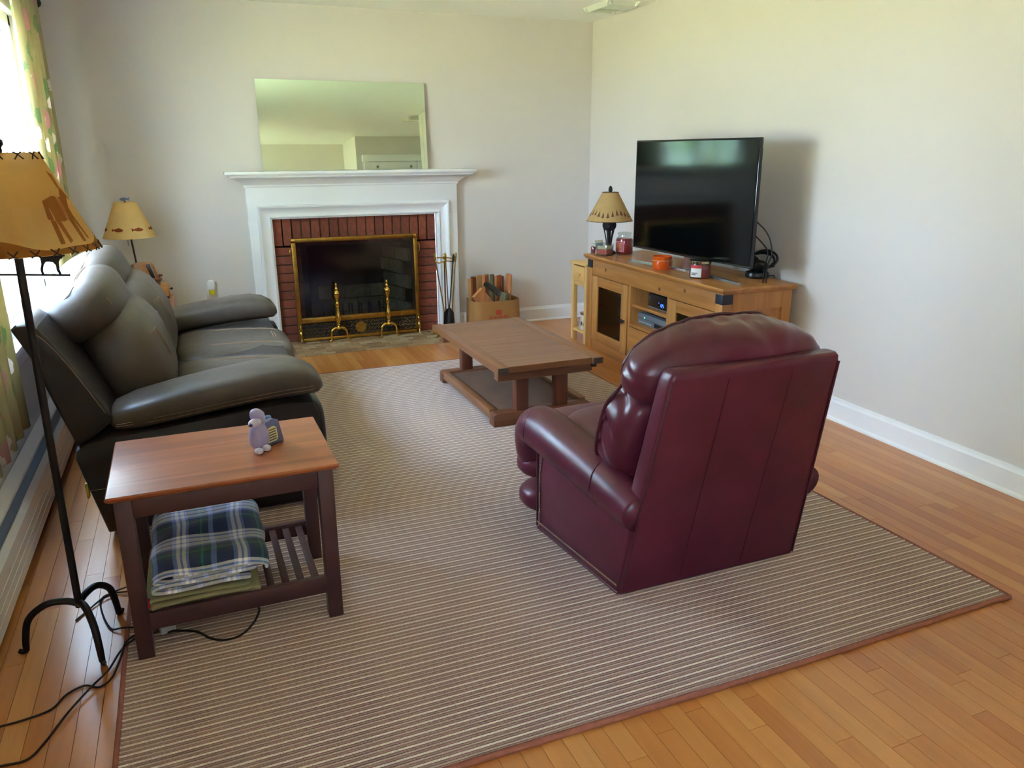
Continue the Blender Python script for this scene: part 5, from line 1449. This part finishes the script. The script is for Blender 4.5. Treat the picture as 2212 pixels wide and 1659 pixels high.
box('shelf', (-hx_+0.006, hx_-0.006), (-hy_+0.006, hy_-0.006), (0.075, 0.092), BL, nt_, 0.002)
ck = at('stoneware_crock', 'cream speckled stoneware crock with brown drawing on the narrow table shelf', 'crock', -0.345, -0.845, 0.0925)
CRK = plain('stoneware_glaze', (206, 200, 182), 0.35, var=0.12, vscale=30)
lathe('body', [(0.0, 0.0), (0.044, 0.0), (0.050, 0.008), (0.052, 0.03), (0.046, 0.07), (0.041, 0.10), (0.040, 0.118), (0.046, 0.124), (0.046, 0.132), (0.040, 0.134), (0.036, 0.13), (0.036, 0.02), (0.0, 0.015)], CRK, ck, 28)
lathe('rim', [(0.041, 0.116), (0.0465, 0.122), (0.0475, 0.130), (0.044, 0.135), (0.040, 0.134)], plain('brown_glaze_rim', (112, 84, 66), 0.4), ck, 28, cap=False)
DRW = plain('dark_drawing', (58, 50, 48), 0.5)
for k, (a, zz, w_, h_) in enumerate(((200, 0.05, 0.10, 0.035), (218, 0.045, 0.06, 0.03), (232, 0.05, 0.06, 0.022), (188, 0.045, 0.05, 0.05), (246, 0.05, 0.05, 0.02))):
    aa = math.radians(a); wrap('drawing', 0.0525 - (zz-0.03)*0.14+0.001, aa-w_, aa+w_, zz-h_/2, zz+h_/2, DRW, ck, 2)
wc = at('white_tile', 'small white block beside the crock on the narrow table shelf', 'block', -0.310, -0.928, 0.0925, math.radians(20))
prism('block', [(-0.03, 0.0), (0.03, 0.0), (0.02, 0.085), (-0.014, 0.085)], 'y', -0.012, 0.012, plain('white_ceramic', (226, 224, 216), 0.4), wc, 0.002)
# ================================================================== floor lamp
fl = thing('floor_lamp', 'black iron floor lamp with laced orange moose-print shade', 'lamp', (-3.572, -3.740, 0.0))
for k, (fx_, fy_) in enumerate(((-0.158, 0.010), (0.056, -0.133), (0.084, 0.122))):
    d = Vector((fx_, fy_, 0)); L_ = d.length; d.normalize()
    ft = tube('leg', [Vector((0, 0, 0.135)), d*0.035+Vector((0, 0, 0.150)), d*L_*0.55+Vector((0, 0, 0.148)), d*L_*0.86+Vector((0, 0, 0.110)), d*L_*0.97+Vector((0, 0, 0.05)), d*L_+Vector((0, 0, 0.008))],
         [0.010, 0.0105, 0.0105, 0.0105, 0.010, 0.009], IRON, fl, 10, 5)
    tube('foot', [d*(L_-0.004)+Vector((0, 0, 0.006)), d*(L_+0.010)+Vector((0, 0, 0.006)), d*(L_+0.020)+Vector((0, 0, 0.012))], [0.006, 0.008, 0.006], IRON, ft, 8, 3)
tube('pole', [(0, 0, 0.125), (0.004, 0, 0.6), (0.010, 0, 1.08), (0.012, 0, 1.20)], 0.0105, IRON, fl, 12)
tube('harp_rod', [(0.012, 0, 1.19), (0.014, 0, 1.44)], 0.005, IRON, fl, 8)
tube('moose_bar', [(-0.115, 0.02, 1.128), (0.125, -0.012, 1.116)], 0.0028, IRON, fl, 6)
mo = [(0.0, 0.0), (0.006, 0.0), (0.004, 0.012), (0.008, 0.026), (0.014, 0.034), (0.030, 0.033), (0.036, 0.024), (0.036, 0.010), (0.040, 0.0), (0.046, 0.0), (0.043, 0.012), (0.044, 0.032), (0.049, 0.040), (0.053, 0.041), (0.055, 0.045), (0.061, 0.047),
      (0.060, 0.052), (0.066, 0.055), (0.062, 0.060), (0.048, 0.058), (0.036, 0.060), (0.014, 0.058), (0.002, 0.060), (-0.004, 0.054), (0.002, 0.044), (0.003, 0.030), (-0.002, 0.014)]
for xx, sgn in ((0.058, 1), (-0.058, -1)):
    prism('moose_ornament', [(xx+sgn*x, 1.119+z) for x, z in mo], 'y', -0.002, 0.002, IRON, fl)
RO = translucent('rawhide_shade', (255, 212, 140), 0.8, 0.10, 7)
cx_ = 0.012
r0, z0_, r1, z1_ = 0.196, 1.186, 0.086, 1.432
shd = cone_shade('shade', r0, z0_, r1, z1_, RO, fl); shd.location = (cx_, 0, 0)
MP = translucent('moose_print_brown', (176, 124, 66), 0.5, 0.1, 9)
# brown ground band with hills, and a moose standing on it
band = []
n = 72
for k in range(n):
    a, b_ = 2*math.pi*k/n, 2*math.pi*(k+1)/n
    ha, hb = (0.10+0.05*math.sin(3*a+0.6)+0.02*math.sin(7*a) for a in (a, b_))
    band.append([(a, 0.005), (b_, 0.005), (b_, hb), (a, ha)])
cone_decals('ground_print', band, r0, z0_, r1, z1_, MP, shd)
big = [(0.0, 0.0), (0.05, 0.0), (0.06, 0.16), (0.10, 0.22), (0.24, 0.20), (0.30, 0.14), (0.36, 0.0), (0.42, 0.0), (0.37, 0.16), (0.38, 0.26), (0.46, 0.34), (0.55, 0.33), (0.56, 0.38), (0.46, 0.42), (0.50, 0.50), (0.40, 0.54), (0.36, 0.46), (0.28, 0.38), (0.10, 0.38), (0.0, 0.34), (-0.02, 0.22), (0.02, 0.14)]
for a0_ in (-0.86, 1.3, 3.4):
    pp = [[(a0_+x*1.15, 0.10+z*0.9) for x, z in big]]
    # split in quads so the print hugs the cone
    cone_decals('moose_print', [[(a0_+x*1.15, 0.10+z*1.12) for x, z in q] for q in (
        [(0.0, 0.0), (0.06, 0.0), (0.07, 0.20), (0.0, 0.22)], [(0.13, 0.0), (0.18, 0.02), (0.14, 0.22), (0.07, 0.22)], [(0.34, 0.0), (0.40, 0.0), (0.39, 0.22), (0.30, 0.22)], [(0.46, 0.02), (0.50, 0.02), (0.44, 0.24), (0.38, 0.24)],
        [(-0.03, 0.22), (0.2, 0.19), (0.2, 0.42), (0.0, 0.38)], [(0.2, 0.19), (0.44, 0.22), (0.46, 0.40), (0.2, 0.42)], [(0.44, 0.30), (0.60, 0.40), (0.56, 0.50), (0.40, 0.42)], [(0.56, 0.42), (0.66, 0.36), (0.68, 0.40), (0.58, 0.50)],
        [(0.48, 0.48), (0.56, 0.49), (0.62, 0.60), (0.44, 0.64)])], r0, z0_, r1, z1_, MP, shd, 0.0012)
LACE = plain('dark_lacing', (74, 50, 38), 0.7)
Ll = []
for k in range(26):
    a = 2*math.pi*k/26
    for (rr_, zz, sl, dd) in ((r0, z0_, (r1-r0)/(z1_-z0_), 1), (r1, z1_, (r1-r0)/(z1_-z0_), -1)):
        if dd < 0 and k % 2: continue
        w_ = 0.055 if dd > 0 else 0.11; h_ = 0.016*dd
        def pt(an, h): r_ = rr_+sl*h+0.0022; return Vector((r_*math.cos(an), r_*math.sin(an), zz+h))
        Ll.append(([pt(a-w_, h_), pt(a, h_*0.3), pt(a+w_, -0.001*dd)], 0.0018)); Ll.append(([pt(a+w_, h_), pt(a, h_*0.3), pt(a-w_, -0.001*dd)], 0.0018))
stuff(tubes('lacing', Ll, LACE, shd, 5))
lathe('finial', [(0.0, 1.434), (0.006, 1.436), (0.005, 1.444), (0.011, 1.452), (0.010, 1.462), (0.0, 1.470)], IRON, fl, 14, (0.014, 0, 0))
lathe('socket', [(0.0, 1.19), (0.018, 1.192), (0.018, 1.24), (0.012, 1.25), (0.0, 1.25)], BLACKP, fl, 14, (0.012, 0, 0))

# ================================================================== rocking-chair lamp
MAP_ = wood('maple_lamp_wood', (196, 136, 74), (150, 92, 44), 0, 1.6, 0.35, 0.2)
MAPZ = wood('maple_lamp_wood_upright', (192, 132, 72), (146, 90, 44), 2, 1.6, 0.35, 0.2)
MAPD = plain('maple_dark_spindle', (118, 66, 34), 0.35)
rl = thing('rocking_chair_lamp', 'fish-print shade lamp on a small wooden chair-shaped stand at the far sofa end', 'lamp', (-3.420, -0.50, 0.5155), math.radians(0))
box('seat_box', (-0.095, 0.115), (-0.075, 0.075), (0.014, 0.088), MAP_, rl, 0.004)
box('base_board', (-0.11, 0.118), (-0.09, 0.09), (0.0, 0.014), plain('maroon_lamp_base', (78, 34, 34), 0.3), rl, 0.003)
box('drawer_front', (0.113, 0.119), (-0.06, 0.06), (0.024, 0.08), MAPZ, rl, 0.002)
lathe('drawer_knob', [(0.003, 0), (0.003, 0.008), (0.010, 0.012), (0.006, 0.02), (0, 0.021)], IRON, rl, 12, (0.119, 0, 0.05), (0, math.pi/2, 0))
prism('chair_back', [(-0.11, 0.0), (0.075, 0.0), (0.062, 0.12), (0.040, 0.205), (0.018, 0.222), (-0.065, 0.226), (-0.10, 0.21), (-0.11, 0.12)], 'y', 0.055, 0.080, MAPZ, rl, 0.004)
for k in range(4): box('back_groove', (-0.075+0.034*k, -0.072+0.034*k), (0.0535, 0.0552), (0.095, 0.175), MAPD, rl, 0)
for yy in (-0.085, 0.085):
    box('armrest', (-0.04, 0.085), (yy-0.014, yy+0.014), (0.124, 0.136), MAPD, rl, 0.004)
    lathe('spindle', [(0.006, 0.088), (0.010, 0.096), (0.006, 0.104), (0.010, 0.113), (0.006, 0.124)], MAPD, rl, 12, (0.064, yy*0.88, 0))
tube('lamp_rod', [(-0.060, 0.066, 0.20), (-0.076, 0.066, 0.44), (-0.078, 0.066, 0.62)], 0.0062, plain('lamp_rod_brown', (64, 46, 42), 0.35, 0.4), rl, 10)
SHF = translucent('yellow_paper_shade', (240, 206, 140), 0.45, 0.05, 12)
sh2 = cone_shade('shade', 0.160, 0.392, 0.066, 0.616, SHF, rl); sh2.location = (-0.078, 0.066, 0)
FSH = translucent('fish_print_brown', (158, 84, 50), 0.3, 0.1, 40)
fish = [(-0.27, -0.035), (-0.25, 0.0), (-0.28, 0.045), (-0.19, 0.015), (-0.08, 0.035), (0.0, 0.042), (0.03, 0.075), (0.08, 0.045), (0.18, 0.03), (0.26, -0.002), (0.18, -0.035), (0.05, -0.045), (-0.08, -0.035), (-0.18, -0.012)]
def fishquads(a0_, h0):
    up = [(-0.19, 0.015), (-0.08, 0.040), (0.0, 0.048), (0.03, 0.075), (0.08, 0.048), (0.18, 0.03), (0.26, 0.0)]
    lo = [(-0.19, -0.012), (-0.08, -0.035), (0.0, -0.045), (0.03, -0.046), (0.08, -0.044), (0.18, -0.035), (0.26, -0.004)]
    Q = [[(a0_+lo[i][0], h0+lo[i][1]), (a0_+lo[i+1][0], h0+lo[i+1][1]), (a0_+up[i+1][0], h0+up[i+1][1]), (a0_+up[i][0], h0+up[i][1])] for i in range(6)]
    Q.append([(a0_-0.28, h0-0.045), (a0_-0.19, h0-0.012), (a0_-0.19, h0+0.015), (a0_-0.29, h0+0.05)])
    return Q
for k in range(7): cone_decals('fish_print', fishquads(-2.05+k*2*math.pi/7+0.05, 0.25), 0.160, 0.392, 0.066, 0.616, FSH, sh2)
fn_ = prism('fish_finial', [(-0.030, 0.020), (-0.022, 0.030), (0.0, 0.034), (0.016, 0.026), (0.030, 0.038), (0.028, 0.020), (0.030, 0.010), (0.012, 0.018), (0.0, 0.012), (-0.018, 0.012)], 'y', -0.005, 0.005, plain('pewter_blue', (92, 100, 124), 0.4, 0.5), rl, 0.0015)
fn_.location = (-0.078, 0.066, 0.612)
tube('finial_stem', [(-0.078, 0.066, 0.61), (-0.078, 0.066, 0.628)], 0.003, IRON, rl, 8)
tube('pull_chain', [(-0.090, 0.045, 0.42), (-0.092, 0.042, 0.34)], 0.0015, IRON, rl, 5)
bkp = thing('phone_handset', 'dark cordless phone handset leaning on the chair-shaped lamp back', 'phone', (-3.375, -0.515, 0.606))
box('handset', (-0.012, 0.012), (-0.022, 0.022), (0.0, 0.135), BLACKP, bkp, 0.005, 2, None, None, Matrix.Rotation(math.radians(-16), 4, 'Y'))
box('side_strip', (0.0125, 0.0145), (-0.016, 0.016), (0.004, 0.130), plain('handset_grey', (176, 180, 178), 0.3), bkp, 0.0006, 1, None, None, Matrix.Rotation(math.radians(-16), 4, 'Y'))
dsh = thing('small_dish', 'small pale dish beside the chair-shaped lamp', 'dish', (-3.370, -0.640, 0.5155))
lathe('dish', [(0.0, 0.0), (0.022, 0.0), (0.026, 0.006), (0.044, 0.026), (0.046, 0.032), (0.041, 0.030), (0.022, 0.008), (0.0, 0.006)], plain('pale_dish_glaze', (186, 188, 170), 0.3), dsh, 24)

# ================================================================== cords on the floor
CRD = plain('brown_lamp_cord', (40, 28, 26), 0.45)
def cord(label, pts, r=0.0032):
    o = thing('lamp_wire', label, 'cord', (pts[0][0], pts[0][1], 0), 0, 'cords under the end table')
    tube('wire', [(x-pts[0][0], y-pts[0][1], z) for x, y, z in pts], r, CRD, o, 6, 6)
cord('brown cord crossing the bare floor nearest the heater and looping to the table leg', [(-3.80, -4.070, 0.004), (-3.739, -4.068, 0.004), (-3.683, -4.064, 0.004), (-3.625, -4.046, 0.004), (-3.595, -3.995, 0.004), (-3.553, -3.972, 0.004), (-3.514, -3.995, 0.004), (-3.484, -3.96, 0.004), (-3.466, -3.884, 0.012), (-3.452, -3.812, 0.019), (-3.40, -3.775, 0.017), (-3.36, -3.78, 0.017)])
cord('long cord running to the bottom left corner of the floor', [(-3.76, -4.235, 0.004), (-3.711, -4.228, 0.004), (-3.653, -4.228, 0.004), (-3.62, -4.174, 0.004), (-3.579, -4.081, 0.009), (-3.531, -3.994, 0.012), (-3.496, -3.929, 0.008), (-3.468, -3.852, 0.014), (-3.435, -3.815, 0.019), (-3.395, -3.800, 0.017), (-3.35, -3.79, 0.017)])
cord('short straight cord behind the floor lamp feet', [(-3.613, -3.605, 0.004), (-3.583, -3.555, 0.004), (-3.534, -3.493, 0.009), (-3.472, -3.463, 0.012), (-3.42, -3.476, 0.017)])
cord('cord curling in a loop between floor lamp and end table', [(-3.44, -3.500, 0.017), (-3.471, -3.495, 0.012), (-3.521, -3.473, 0.004), (-3.55, -3.504, 0.004), (-3.536, -3.604, 0.004), (-3.506, -3.699, 0.004), (-3.472, -3.721, 0.012), (-3.436, -3.741, 0.017), (-3.39, -3.753, 0.017)])
cord('black cord looping on the rug under the end table', [(-3.34, -3.81, 0.017), (-3.316, -3.81, 0.017), (-3.257, -3.841, 0.017), (-3.219, -3.893, 0.017), (-3.18, -3.919, 0.017), (-3.133, -3.913, 0.017), (-3.091, -3.86, 0.017), (-3.068, -3.794, 0.017), (-3.077, -3.762, 0.017), (-3.102, -3.763, 0.017)], 0.0036)
plug = thing('power_adapter', 'small pale plug adapter lying on the rug under the end table', 'adapter', (-3.340, -3.795, 0.0136), 0.3)
box('body', (-0.022, 0.022), (-0.016, 0.016), (0, 0.030), plain('pale_adapter', (190, 186, 190), 0.4), plug, 0.003)
box('prongs', (0.022, 0.034), (-0.006, 0.006), (0.012, 0.018), BRASSD, plug, 0.0005)
